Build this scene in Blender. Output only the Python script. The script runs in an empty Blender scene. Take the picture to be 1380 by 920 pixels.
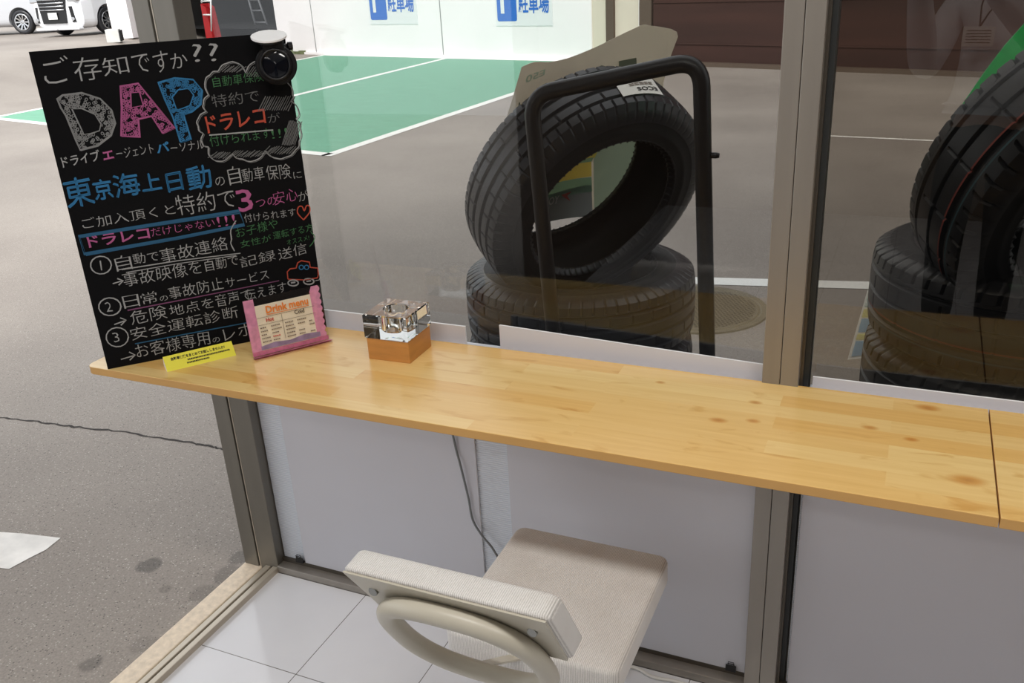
import bpy, bmesh, math, random
from mathutils import Vector, Matrix
rnd = random.Random(7)
S = bpy.context.scene
COL = S.collection

# ------------------------------------------------------------------ camera
CAM = Vector((1.547, -1.633, 1.566))
import numpy as np
def _rot(yaw, pitch, roll):
    cy, sy, cp, sp = math.cos(yaw), math.sin(yaw), math.cos(pitch), math.sin(pitch)
    f = np.array([sy*cp, cy*cp, sp]); r = np.array([cy, -sy, 0]); u = np.cross(r, f)
    c, s = math.cos(roll), math.sin(roll)
    return c*r+s*u, -s*r+c*u, f
CR, CU, CF = _rot(math.radians(-25.014), math.radians(-22.608), math.radians(-3.314))
FPX = 1202.7
cam_data = bpy.data.cameras.new('camera')
cam = bpy.data.objects.new('camera', cam_data); COL.objects.link(cam)
cam.matrix_world = Matrix(((CR[0], CU[0], -CF[0], CAM[0]), (CR[1], CU[1], -CF[1], CAM[1]), (CR[2], CU[2], -CF[2], CAM[2]), (0, 0, 0, 1)))
cam_data.sensor_fit = 'HORIZONTAL'; cam_data.sensor_width = 36; cam_data.lens = FPX*36/1380
cam_data.clip_start = 0.05; cam_data.clip_end = 300
S.camera = cam

def ray(x, y):
    v = ((x-690)*CR - (y-460)*CU)/FPX + CF
    return Vector(v)
def at(x, y, axis, val):
    """point where the sight line of photo pixel x, y meets the world plane axis = val"""
    d = ray(x, y); t = (val-CAM[axis])/d[axis]
    return CAM + d*t
def on_plane(x, y, p0, n):
    d = ray(x, y); t = (p0-CAM).dot(n)/d.dot(n)
    return CAM + d*t

# ------------------------------------------------------------------ light, exposure
def lin(c):
    out = []
    for v in c[:3]:
        v = v/255.0
        out.append(v/12.92 if v <= 0.04045 else ((v+0.055)/1.055)**2.4)
    return (*out, 1.0)
W = bpy.data.worlds.new('sky'); S.world = W; W.use_nodes = True
nt = W.node_tree; nt.nodes.clear()
wo = nt.nodes.new('ShaderNodeOutputWorld'); bg = nt.nodes.new('ShaderNodeBackground')
tc = nt.nodes.new('ShaderNodeTexCoord'); sx = nt.nodes.new('ShaderNodeSeparateXYZ'); cr = nt.nodes.new('ShaderNodeValToRGB')
nz = nt.nodes.new('ShaderNodeTexNoise'); nz.inputs['Scale'].default_value = 2.5
mx = nt.nodes.new('ShaderNodeMixRGB'); mx.blend_type = 'MULTIPLY'; mx.inputs[0].default_value = 0.25
nt.links.new(tc.outputs['Generated'], sx.inputs[0]); nt.links.new(sx.outputs['Z'], cr.inputs[0])
nt.links.new(tc.outputs['Generated'], nz.inputs['Vector'])
cr.color_ramp.elements[0].position = 0.0; cr.color_ramp.elements[0].color = (0.80, 0.83, 0.87, 1)
cr.color_ramp.elements[1].position = 0.9; cr.color_ramp.elements[1].color = (0.97, 0.985, 1.0, 1)
nt.links.new(cr.outputs[0], mx.inputs[1]); nt.links.new(nz.outputs['Fac'], mx.inputs[2])
nt.links.new(mx.outputs[0], bg.inputs[0]); bg.inputs[1].default_value = 1.75
nt.links.new(bg.outputs[0], wo.inputs[0])
sun_d = bpy.data.lights.new('hazy_sun', 'SUN'); sun_d.energy = 3.2; sun_d.angle = math.radians(30); sun_d.color = (1, 0.97, 0.93)
sun = bpy.data.objects.new('hazy_sun', sun_d); COL.objects.link(sun); sun.rotation_euler = (math.radians(46), 0, math.radians(14))
S.view_settings.view_transform = 'Standard'; S.view_settings.look = 'None'
S.view_settings.gamma = 1; S.view_settings.use_curve_mapping = False
S.view_settings.exposure = 0.0
S.cycles.use_denoising = True
S.cycles.max_bounces = 10; S.cycles.transparent_max_bounces = 24; S.cycles.transmission_bounces = 12
FILL_W = 17  # base power of the added ceiling fill lamps

# ------------------------------------------------------------------ materials
M = {}
def mat(name, c, rough=0.6, metal=0.0, var=0.0, vscale=8.0, bump=0.0, bscale=60.0, spec=0.5, coat=0.0, stretch=None):
    m = bpy.data.materials.new(name); m.use_nodes = True
    n = m.node_tree.nodes; l = m.node_tree.links; b = n['Principled BSDF']
    col = lin(c); b.inputs['Base Color'].default_value = col
    b.inputs['Roughness'].default_value = rough; b.inputs['Metallic'].default_value = metal
    b.inputs['Specular IOR Level'].default_value = spec
    if coat: b.inputs['Coat Weight'].default_value = coat; b.inputs['Coat Roughness'].default_value = 0.12
    if var or bump:
        t = n.new('ShaderNodeTexCoord'); mp = n.new('ShaderNodeMapping'); l.new(t.outputs['Object'], mp.inputs[0])
        if stretch: mp.inputs['Scale'].default_value = stretch
    if var:
        z = n.new('ShaderNodeTexNoise'); z.inputs['Scale'].default_value = vscale; z.inputs['Detail'].default_value = 6
        l.new(mp.outputs[0], z.inputs['Vector'])
        r = n.new('ShaderNodeValToRGB'); e = r.color_ramp.elements
        e[0].position = 0.3; e[1].position = 0.7
        e[0].color = (*[max(0, v*(1-var)) for v in col[:3]], 1); e[1].color = (*[min(1, v*(1+var)) for v in col[:3]], 1)
        l.new(z.outputs['Fac'], r.inputs[0]); l.new(r.outputs[0], b.inputs['Base Color'])
    if bump:
        z2 = n.new('ShaderNodeTexNoise'); z2.inputs['Scale'].default_value = bscale; z2.inputs['Detail'].default_value = 4
        l.new(mp.outputs[0], z2.inputs['Vector'])
        bp = n.new('ShaderNodeBump'); bp.inputs['Strength'].default_value = bump; bp.inputs['Distance'].default_value = 0.004
        l.new(z2.outputs['Fac'], bp.inputs['Height']); l.new(bp.outputs[0], b.inputs['Normal'])
    M[name] = m
    return m
mat('aluminium', (156, 150, 142), 0.48, 0.6, var=0.05, vscale=30, stretch=(1, 1, 0.05))
mat('post_metal', (132, 128, 120), 0.45, 0.6, var=0.05, vscale=30, stretch=(1, 1, 0.05))
mat('rail_metal', (196, 186, 170), 0.4, 0.5)
mat('aluminium_dark', (98, 92, 84), 0.45, 0.7)
mat('gasket', (44, 46, 46), 0.55)
mat('groove', (58, 52, 46), 0.7)
mat('white_sheet', (214, 214, 221), 0.5, var=0.01)
mat('sheet_edge', (246, 246, 248), 0.5)
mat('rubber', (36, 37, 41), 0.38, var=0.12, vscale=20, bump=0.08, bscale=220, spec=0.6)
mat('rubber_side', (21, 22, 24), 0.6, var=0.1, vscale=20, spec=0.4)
mat('stripe_red', (150, 70, 62), 0.6)
mat('stripe_teal', (70, 100, 108), 0.6)
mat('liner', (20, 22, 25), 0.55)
mat('black_paint', (24, 22, 22), 0.38, bump=0.08, bscale=120)
mat('board_black', (11, 11, 13), 0.85, spec=0.15, var=0.15, vscale=5)
mat('chalk_white', (158, 158, 158), 0.9)
mat('chalk_gray', (104, 104, 104), 0.9)
mat('chalk_mid', (134, 134, 134), 0.9)
mat('chalk_pink', (172, 88, 136), 0.9)
mat('chalk_blue', (48, 118, 166), 0.9)
mat('chalk_navy', (38, 88, 122), 0.9)
mat('chalk_green', (64, 112, 72), 0.9)
mat('chalk_red', (180, 74, 54), 0.9)
mat('chalk_purple', (120, 70, 105), 0.9)
mat('plastic_black', (14, 14, 16), 0.3)
mat('lens_black', (8, 12, 20), 0.08)
mat('plastic_white', (253, 253, 253), 0.35)
mat('beige_metal', (198, 192, 176), 0.35, var=0.02)
mat('screw_steel', (150, 150, 146), 0.3, 0.9)
mat('yellow_card', (236, 226, 62), 0.5)
mat('ink', (30, 30, 30), 0.8)
mat('paper_white', (243, 240, 232), 0.7)
mat('paper_cream', (248, 238, 216), 0.7)
mat('paper_pink', (226, 150, 186), 0.6, var=0.18, vscale=70)
mat('paper_rose', (206, 112, 146), 0.6, var=0.2, vscale=90)
mat('paper_violet', (150, 128, 168), 0.6, var=0.3, vscale=60)
mat('print_orange', (240, 138, 52), 0.6)
mat('print_red', (196, 60, 50), 0.6)
mat('print_gray', (120, 104, 92), 0.8)
mat('lamp_wood', (196, 136, 70), 0.4, var=0.12, vscale=14, stretch=(1, 1, 6))
mat('cable_gray', (128, 132, 134), 0.5)
mat('cable_white', (222, 220, 214), 0.5)
mat('wall_white', (253, 249, 250), 0.7, var=0.02, vscale=1.2)
mat('wall_cream', (222, 214, 196), 0.7, var=0.02)
mat('brown_post', (92, 78, 66), 0.6)
mat('brown_wall', (62, 37, 30), 0.75, var=0.3, vscale=0.8, stretch=(0.4, 0.4, 5))
mat('seam', (150, 152, 150), 0.8)
mat('moss', (112, 120, 84), 0.9, var=0.3, vscale=20)
mat('sign_blue', (38, 112, 206), 0.5)
mat('sign_white', (238, 240, 242), 0.5)
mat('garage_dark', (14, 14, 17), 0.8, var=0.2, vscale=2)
mat('ladder_gray', (120, 122, 126), 0.5, 0.4)
mat('red_paint', (190, 30, 36), 0.4)
mat('car_white', (236, 238, 242), 0.25, coat=0.6)
mat('car_silver', (196, 198, 202), 0.28, coat=0.5)
mat('car_glass', (22, 26, 30), 0.06)
mat('car_black', (20, 20, 22), 0.4)
mat('chrome', (210, 212, 215), 0.15, 0.9)
mat('plate_white', (232, 234, 230), 0.5)
mat('concrete', (206, 206, 202), 0.8, var=0.06)
mat('room_wall', (118, 102, 90), 0.8)
mat('room_floor_edge', (200, 200, 202), 0.5)
mat('ceiling_white', (225, 225, 222), 0.9)
mat('card_back', (240, 232, 218), 0.65, var=0.02)
mat('card_mint', (170, 186, 172), 0.65)
mat('card_yellow', (246, 230, 120), 0.65)
mat('card_green', (156, 198, 172), 0.65)
mat('card_darkgreen', (66, 92, 74), 0.7)
mat('card_teal', (190, 214, 200), 0.7)
mat('card_olive', (126, 132, 110), 0.7)
mat('card_gray', (168, 174, 170), 0.7)
mat('green_bright', (90, 255, 176), 0.5)
mat('leaf_blue', (176, 206, 228), 0.6)
mat('leaf_yellow', (240, 236, 180), 0.6)
mat('iron', (122, 112, 92), 0.6, 0.2, var=0.12, vscale=12)
mat('iron_dark', (74, 68, 56), 0.7)
mat('crack', (62, 58, 56), 0.95)
mat('bay_green', (108, 166, 138), 0.7, var=0.08, vscale=3, stretch=(1, 4, 1))
mat('road_white', (240, 240, 236), 0.75, var=0.05, vscale=6)
mat('road_worn', (236, 233, 228), 0.8, var=0.12, vscale=14)

def wood():
    m = bpy.data.materials.new('birch_board'); m.use_nodes = True; n = m.node_tree.nodes; l = m.node_tree.links; b = n['Principled BSDF']
    t = n.new('ShaderNodeTexCoord')
    br = n.new('ShaderNodeTexBrick'); br.offset = 0.37; br.inputs['Scale'].default_value = 1.0
    br.inputs['Brick Width'].default_value = 0.52; br.inputs['Row Height'].default_value = 0.0455; br.inputs['Mortar Size'].default_value = 0.0
    br.inputs['Color1'].default_value = (0, 0, 0, 1); br.inputs['Color2'].default_value = (1, 1, 1, 1); br.inputs['Bias'].default_value = 0.0
    l.new(t.outputs['Object'], br.inputs['Vector'])
    sep = n.new('ShaderNodeSeparateColor'); l.new(br.outputs['Color'], sep.inputs[0])
    r = n.new('ShaderNodeValToRGB'); e = r.color_ramp.elements
    e[0].color = lin((240, 193, 114)); e[1].color = lin((250, 217, 148))
    l.new(sep.outputs[0], r.inputs[0])
    # grain: long noise shifted per stave
    cmb = n.new('ShaderNodeCombineXYZ'); mul = n.new('ShaderNodeMath'); mul.operation = 'MULTIPLY'; mul.inputs[1].default_value = 9.0
    l.new(sep.outputs[0], mul.inputs[0]); l.new(mul.outputs[0], cmb.inputs[0]); l.new(mul.outputs[0], cmb.inputs[2])
    add = n.new('ShaderNodeVectorMath'); add.operation = 'ADD'; l.new(t.outputs['Object'], add.inputs[0]); l.new(cmb.outputs[0], add.inputs[1])
    mp = n.new('ShaderNodeMapping'); mp.inputs['Scale'].default_value = (2.5, 55, 10); l.new(add.outputs[0], mp.inputs[0])
    z = n.new('ShaderNodeTexNoise'); z.inputs['Scale'].default_value = 1.6; z.inputs['Detail'].default_value = 5; z.inputs['Distortion'].default_value = 0.6
    l.new(mp.outputs[0], z.inputs['Vector'])
    r2 = n.new('ShaderNodeValToRGB'); r2.color_ramp.elements[0].position = .3; r2.color_ramp.elements[1].position = .75
    r2.color_ramp.elements[0].color = (1, 1, 1, 1); r2.color_ramp.elements[1].color = (0.86, 0.77, 0.62, 1); l.new(z.outputs['Fac'], r2.inputs[0])
    mu = n.new('ShaderNodeMixRGB'); mu.blend_type = 'MULTIPLY'; mu.inputs[0].default_value = 0.6
    l.new(r.outputs[0], mu.inputs[1]); l.new(r2.outputs[0], mu.inputs[2])
    # figured flame patches and knots
    mp3 = n.new('ShaderNodeMapping'); mp3.inputs['Scale'].default_value = (5, 12, 1); l.new(add.outputs[0], mp3.inputs[0])
    z3 = n.new('ShaderNodeTexNoise'); z3.inputs['Scale'].default_value = 1.3; z3.inputs['Detail'].default_value = 3; z3.inputs['Distortion'].default_value = 1.5; l.new(mp3.outputs[0], z3.inputs['Vector'])
    r3 = n.new('ShaderNodeValToRGB'); r3.color_ramp.elements[0].position = .60; r3.color_ramp.elements[1].position = .72
    r3.color_ramp.elements[0].color = (1, 1, 1, 1); r3.color_ramp.elements[1].color = (0.80, 0.64, 0.42, 1); l.new(z3.outputs['Fac'], r3.inputs[0])
    mu2 = n.new('ShaderNodeMixRGB'); mu2.blend_type = 'MULTIPLY'; mu2.inputs[0].default_value = 0.75
    l.new(mu.outputs[0], mu2.inputs[1]); l.new(r3.outputs[0], mu2.inputs[2])
    last = mu2.outputs[0]
    for (kx, ky, rr_) in KNOTS:
        sub = n.new('ShaderNodeVectorMath'); sub.operation = 'SUBTRACT'; sub.inputs[1].default_value = (kx, ky, 0.0); l.new(t.outputs['Object'], sub.inputs[0])
        sc = n.new('ShaderNodeVectorMath'); sc.operation = 'MULTIPLY'; sc.inputs[1].default_value = (1, 1.7, 0); l.new(sub.outputs[0], sc.inputs[0])
        ln = n.new('ShaderNodeVectorMath'); ln.operation = 'LENGTH'; l.new(sc.outputs[0], ln.inputs[0])
        rk = n.new('ShaderNodeValToRGB'); ek = rk.color_ramp.elements; ek[0].position = 0.0; ek[0].color = (0.62, 0.38, 0.18, 1); ek[1].position = 1; ek[1].color = (1, 1, 1, 1)
        x = ek.new(0.45); x.color = (0.78, 0.56, 0.33, 1)
        dv = n.new('ShaderNodeMath'); dv.operation = 'DIVIDE'; dv.inputs[1].default_value = rr_; l.new(ln.outputs['Value'], dv.inputs[0]); l.new(dv.outputs[0], rk.inputs[0])
        mk = n.new('ShaderNodeMixRGB'); mk.blend_type = 'MULTIPLY'; mk.inputs[0].default_value = 0.9
        l.new(last, mk.inputs[1]); l.new(rk.outputs[0], mk.inputs[2]); last = mk.outputs[0]
    l.new(last, b.inputs['Base Color'])
    b.inputs['Roughness'].default_value = 0.34; b.inputs['Coat Weight'].default_value = 0.65; b.inputs['Coat Roughness'].default_value = 0.2
    M['birch'] = m
KNOTS = []
for px, py, kr in ((1172, 576, .017), (1228, 592, .015), (1304, 647, .034), (890, 515, .012), (1018, 542, .015), (1250, 549, .026), (1015, 567, .016), (968, 566, .02)):
    p = at(px, py, 2, .792); KNOTS.append((p.x, p.y, kr))
wood()
mat('birch_edge', (205, 158, 92), 0.5, var=0.05, vscale=30, stretch=(0.2, 1, 1))

def fabric():
    m = bpy.data.materials.new('ribbed_fabric'); m.use_nodes = True; n = m.node_tree.nodes; l = m.node_tree.links; b = n['Principled BSDF']
    t = n.new('ShaderNodeTexCoord')
    w = n.new('ShaderNodeTexWave'); w.wave_type = 'BANDS'; w.bands_direction = 'X'; w.inputs['Scale'].default_value = 95; w.inputs['Distortion'].default_value = 0.6
    w.inputs['Detail'].default_value = 2; w.inputs['Detail Scale'].default_value = 3
    l.new(t.outputs['Object'], w.inputs['Vector'])
    z = n.new('ShaderNodeTexNoise'); z.inputs['Scale'].default_value = 330; l.new(t.outputs['Object'], z.inputs['Vector'])
    z2 = n.new('ShaderNodeTexNoise'); z2.inputs['Scale'].default_value = 9; l.new(t.outputs['Object'], z2.inputs['Vector'])
    ad = n.new('ShaderNodeMath'); ad.operation = 'ADD'; l.new(w.outputs['Fac'], ad.inputs[0]); l.new(z.outputs['Fac'], ad.inputs[1])
    r = n.new('ShaderNodeValToRGB'); e = r.color_ramp.elements; e[0].position = .3; e[1].position = 1.3/1.6
    e[0].color = lin((203, 199, 194)); e[1].color = lin((236, 233, 229))
    dv = n.new('ShaderNodeMath'); dv.operation = 'MULTIPLY'; dv.inputs[1].default_value = 0.6; l.new(ad.outputs[0], dv.inputs[0]); l.new(dv.outputs[0], r.inputs[0])
    r2 = n.new('ShaderNodeValToRGB'); r2.color_ramp.elements[0].color = (0.93, 0.915, 0.90, 1); r2.color_ramp.elements[1].color = (1, 1, 1, 1); r2.color_ramp.elements[0].position = .3; r2.color_ramp.elements[1].position = .6
    l.new(z2.outputs['Fac'], r2.inputs[0])
    mu = n.new('ShaderNodeMixRGB'); mu.blend_type = 'MULTIPLY'; mu.inputs[0].default_value = 1; l.new(r.outputs[0], mu.inputs[1]); l.new(r2.outputs[0], mu.inputs[2])
    l.new(mu.outputs[0], b.inputs['Base Color']); b.inputs['Roughness'].default_value = 0.95; b.inputs['Sheen Weight'].default_value = 0.2
    bp = n.new('ShaderNodeBump'); bp.inputs['Strength'].default_value = 0.5; bp.inputs['Distance'].default_value = 0.0015
    l.new(ad.outputs[0], bp.inputs['Height']); l.new(bp.outputs[0], b.inputs['Normal'])
    M['fabric'] = m
fabric()

def asphalt():
    m = bpy.data.materials.new('asphalt'); m.use_nodes = True; n = m.node_tree.nodes; l = m.node_tree.links; b = n['Principled BSDF']
    t = n.new('ShaderNodeTexCoord')
    z = n.new('ShaderNodeTexNoise'); z.inputs['Scale'].default_value = 0.55; z.inputs['Detail'].default_value = 5; l.new(t.outputs['Object'], z.inputs['Vector'])
    r = n.new('ShaderNodeValToRGB'); e = r.color_ramp.elements; e[0].position = .35; e[1].position = .68
    e[0].color = lin((136, 127, 119)); e[1].color = lin((158, 149, 140)); l.new(z.outputs['Fac'], r.inputs[0])
    # aggregate: pale and dark stone flecks
    v = n.new('ShaderNodeTexVoronoi'); v.inputs['Scale'].default_value = 140; l.new(t.outputs['Object'], v.inputs['Vector'])
    sp = n.new('ShaderNodeSeparateColor'); l.new(v.outputs['Color'], sp.inputs[0])
    near = n.new('ShaderNodeMath'); near.operation = 'LESS_THAN'; near.inputs[1].default_value = 0.33; l.new(v.outputs['Distance'], near.inputs[0])
    gt = n.new('ShaderNodeMath'); gt.operation = 'GREATER_THAN'; gt.inputs[1].default_value = 0.80; l.new(sp.outputs[0], gt.inputs[0])
    an = n.new('ShaderNodeMath'); an.operation = 'MULTIPLY'; l.new(near.outputs[0], an.inputs[0]); l.new(gt.outputs[0], an.inputs[1])
    mxa = n.new('ShaderNodeMixRGB'); mxa.inputs[2].default_value = lin((184, 176, 168)); l.new(an.outputs[0], mxa.inputs[0]); l.new(r.outputs[0], mxa.inputs[1])
    lt = n.new('ShaderNodeMath'); lt.operation = 'LESS_THAN'; lt.inputs[1].default_value = 0.14; l.new(sp.outputs[1], lt.inputs[0])
    an2 = n.new('ShaderNodeMath'); an2.operation = 'MULTIPLY'; l.new(near.outputs[0], an2.inputs[0]); l.new(lt.outputs[0], an2.inputs[1])
    mxb = n.new('ShaderNodeMixRGB'); mxb.inputs[2].default_value = lin((106, 99, 94)); l.new(an2.outputs[0], mxb.inputs[0]); l.new(mxa.outputs[0], mxb.inputs[1])
    fz = n.new('ShaderNodeTexNoise'); fz.inputs['Scale'].default_value = 160; fz.inputs['Detail'].default_value = 3; l.new(t.outputs['Object'], fz.inputs['Vector'])
    fr = n.new('ShaderNodeValToRGB'); fr.color_ramp.elements[0].position = .3; fr.color_ramp.elements[1].position = .7
    fr.color_ramp.elements[0].color = (.80, .80, .80, 1); fr.color_ramp.elements[1].color = (1.1, 1.1, 1.1, 1); l.new(fz.outputs['Fac'], fr.inputs[0])
    mu = n.new('ShaderNodeMixRGB'); mu.blend_type = 'MULTIPLY'; mu.inputs[0].default_value = 1; l.new(mxb.outputs[0], mu.inputs[1]); l.new(fr.outputs[0], mu.inputs[2])
    last = mu.outputs[0]
    dn = n.new('ShaderNodeTexNoise'); dn.inputs['Scale'].default_value = 9; dn.inputs['Detail'].default_value = 4; l.new(t.outputs['Object'], dn.inputs['Vector'])
    for (px, py, rr_, sx_, dark) in ((203, 762, .05, 1.0, .5), (222, 794, .022, 1.0, .75), (120, 895, .045, 1.0, .62), (310, 775, .06, 1.0, .68), (275, 800, .05, 1.0, .74), (325, 750, .05, 1, .62), (195, 868, .045, 1, .8)):
        p = at(px, py, 2, -.02)
        sub = n.new('ShaderNodeVectorMath'); sub.operation = 'SUBTRACT'; sub.inputs[1].default_value = (p.x, p.y, p.z); l.new(t.outputs['Object'], sub.inputs[0])
        ln = n.new('ShaderNodeVectorMath'); ln.operation = 'LENGTH'; l.new(sub.outputs[0], ln.inputs[0])
        wob = n.new('ShaderNodeMath'); wob.operation = 'MULTIPLY_ADD'; wob.inputs[1].default_value = rr_*1.3; l.new(dn.outputs['Fac'], wob.inputs[0]); l.new(ln.outputs['Value'], wob.inputs[2])
        mr = n.new('ShaderNodeMapRange'); mr.inputs[1].default_value = rr_*1.25; mr.inputs[2].default_value = rr_*1.5; mr.inputs[3].default_value = dark; mr.inputs[4].default_value = 1.0
        l.new(wob.outputs[0], mr.inputs[0])
        mk = n.new('ShaderNodeMixRGB'); mk.blend_type = 'MULTIPLY'; mk.inputs[0].default_value = 1; l.new(last, mk.inputs[1]); l.new(mr.outputs[0], mk.inputs[2]); last = mk.outputs[0]
    l.new(last, b.inputs['Base Color']); b.inputs['Roughness'].default_value = 0.62; b.inputs['Specular IOR Level'].default_value = 0.5
    bp = n.new('ShaderNodeBump'); bp.inputs['Strength'].default_value = 0.5; bp.inputs['Distance'].default_value = 0.004
    l.new(fz.outputs['Fac'], bp.inputs['Height']); l.new(bp.outputs[0], b.inputs['Normal'])
    M['asphalt'] = m
asphalt()

def tiles():
    m = bpy.data.materials.new('floor_tiles'); m.use_nodes = True; n = m.node_tree.nodes; l = m.node_tree.links; b = n['Principled BSDF']
    t = n.new('ShaderNodeTexCoord'); mp = n.new('ShaderNodeMapping'); mp.inputs['Location'].default_value = (0.003, 0.0, 0); l.new(t.outputs['Object'], mp.inputs[0])
    br = n.new('ShaderNodeTexBrick'); br.offset = 0; br.inputs['Scale'].default_value = 1; br.inputs['Brick Width'].default_value = .3; br.inputs['Row Height'].default_value = .318
    br.inputs['Mortar Size'].default_value = 0.0013; br.inputs['Mortar Smooth'].default_value = 0.3
    br.inputs['Color1'].default_value = lin((230, 231, 235)); br.inputs['Color2'].default_value = lin((234, 235, 239)); br.inputs['Mortar'].default_value = lin((120, 118, 116))
    l.new(mp.outputs[0], br.inputs['Vector'])
    z = n.new('ShaderNodeTexNoise'); z.inputs['Scale'].default_value = 5; z.inputs['Detail'].default_value = 5; l.new(t.outputs['Object'], z.inputs['Vector'])
    r = n.new('ShaderNodeValToRGB'); r.color_ramp.elements[0].position = .3; r.color_ramp.elements[1].position = .7
    r.color_ramp.elements[0].color = (.95, .95, .96, 1); r.color_ramp.elements[1].color = (1, 1, 1, 1); l.new(z.outputs['Fac'], r.inputs[0])
    mu = n.new('ShaderNodeMixRGB'); mu.blend_type = 'MULTIPLY'; mu.inputs[0].default_value = 1; l.new(br.outputs['Color'], mu.inputs[1]); l.new(r.outputs[0], mu.inputs[2])
    l.new(mu.outputs[0], b.inputs['Base Color']); b.inputs['Roughness'].default_value = 0.10; b.inputs['Specular IOR Level'].default_value = 0.6
    M['tiles'] = m
tiles()

def pane_glass(key, tint, refl=.045):
    m = bpy.data.materials.new(key); m.use_nodes = True; n = m.node_tree.nodes; l = m.node_tree.links; n.clear()
    o = n.new('ShaderNodeOutputMaterial'); tr = n.new('ShaderNodeBsdfTransparent'); tr.inputs[0].default_value = (*tint, 1)
    g = n.new('ShaderNodeBsdfGlossy'); g.inputs['Roughness'].default_value = 0.0
    lw = n.new('ShaderNodeLayerWeight'); lw.inputs[0].default_value = 0.5
    p5 = n.new('ShaderNodeMath'); p5.operation = 'POWER'; p5.inputs[1].default_value = 5.0; l.new(lw.outputs['Facing'], p5.inputs[0])
    ma = n.new('ShaderNodeMath'); ma.operation = 'MULTIPLY_ADD'; ma.inputs[1].default_value = 0.9; ma.inputs[2].default_value = refl; l.new(p5.outputs[0], ma.inputs[0])
    mx = n.new('ShaderNodeMixShader'); l.new(ma.outputs[0], mx.inputs[0]); l.new(tr.outputs[0], mx.inputs[1]); l.new(g.outputs[0], mx.inputs[2]); l.new(mx.outputs[0], o.inputs[0])
    M[key] = m
pane_glass('pane', (.78, .783, .778)); pane_glass('pane_dimmed', (.63, .615, .585), .05); pane_glass('acrylic', (.99, .99, .99))  # right panes: dimness of the ground behind is put into the glass colour
def clear(name, tint, ior=1.49, rough=0.0):
    m = bpy.data.materials.new(name); m.use_nodes = True; b = m.node_tree.nodes['Principled BSDF']
    b.inputs['Base Color'].default_value = (*tint, 1); b.inputs['Transmission Weight'].default_value = 1; b.inputs['Roughness'].default_value = rough; b.inputs['IOR'].default_value = ior
    M[name] = m
clear('crystal', (0.97, 0.99, 0.98), 1.5)
def ribbed():
    m = bpy.data.materials.new('twinwall_sheet'); m.use_nodes = True; n = m.node_tree.nodes; l = m.node_tree.links; b = n['Principled BSDF']
    b.inputs['Base Color'].default_value = lin((226, 231, 240)); b.inputs['Roughness'].default_value = 0.35
    t = n.new('ShaderNodeTexCoord'); w = n.new('ShaderNodeTexWave'); w.bands_direction = 'Z'; w.inputs['Scale'].default_value = 55; l.new(t.outputs['Object'], w.inputs['Vector'])
    r = n.new('ShaderNodeValToRGB'); r.color_ramp.elements[0].color = lin((214, 220, 231)); r.color_ramp.elements[1].color = lin((232, 237, 244)); l.new(w.outputs['Fac'], r.inputs[0]); l.new(r.outputs[0], b.inputs['Base Color'])
    bp = n.new('ShaderNodeBump'); bp.inputs['Strength'].default_value = 0.4; bp.inputs['Distance'].default_value = 0.002; l.new(w.outputs['Fac'], bp.inputs['Height']); l.new(bp.outputs[0], b.inputs['Normal'])
    b.inputs['Transmission Weight'].default_value = 0.0
    M['ribbed'] = m
ribbed()
def granite():
    m = mat('sill_stone', (234, 218, 196), 0.75, var=0.12, vscale=60, bump=0.3, bscale=120)
granite()
def paperlike(name):
    m = M[name]; n = m.node_tree.nodes; l = m.node_tree.links; b = n['Principled BSDF']; o = n['Material Output']
    tr = n.new('ShaderNodeBsdfTranslucent'); mx_ = n.new('ShaderNodeMixShader'); mx_.inputs[0].default_value = 0.5
    if b.inputs['Base Color'].is_linked: l.new(b.inputs['Base Color'].links[0].from_socket, tr.inputs[0])
    else: tr.inputs[0].default_value = b.inputs['Base Color'].default_value
    l.new(b.outputs[0], mx_.inputs[1]); l.new(tr.outputs[0], mx_.inputs[2]); l.new(mx_.outputs[0], o.inputs[0])
for k_ in ('card_back', 'card_mint', 'card_yellow', 'card_green', 'card_darkgreen', 'card_teal', 'green_bright', 'leaf_blue', 'leaf_yellow'): paperlike(k_)
lm = bpy.data.materials.new('tube_light'); lm.use_nodes = True
lb = lm.node_tree.nodes['Principled BSDF']; lb.inputs['Emission Color'].default_value = (1, .98, .95, 1); lb.inputs['Emission Strength'].default_value = 6.0
M['tube_light'] = lm

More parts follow.
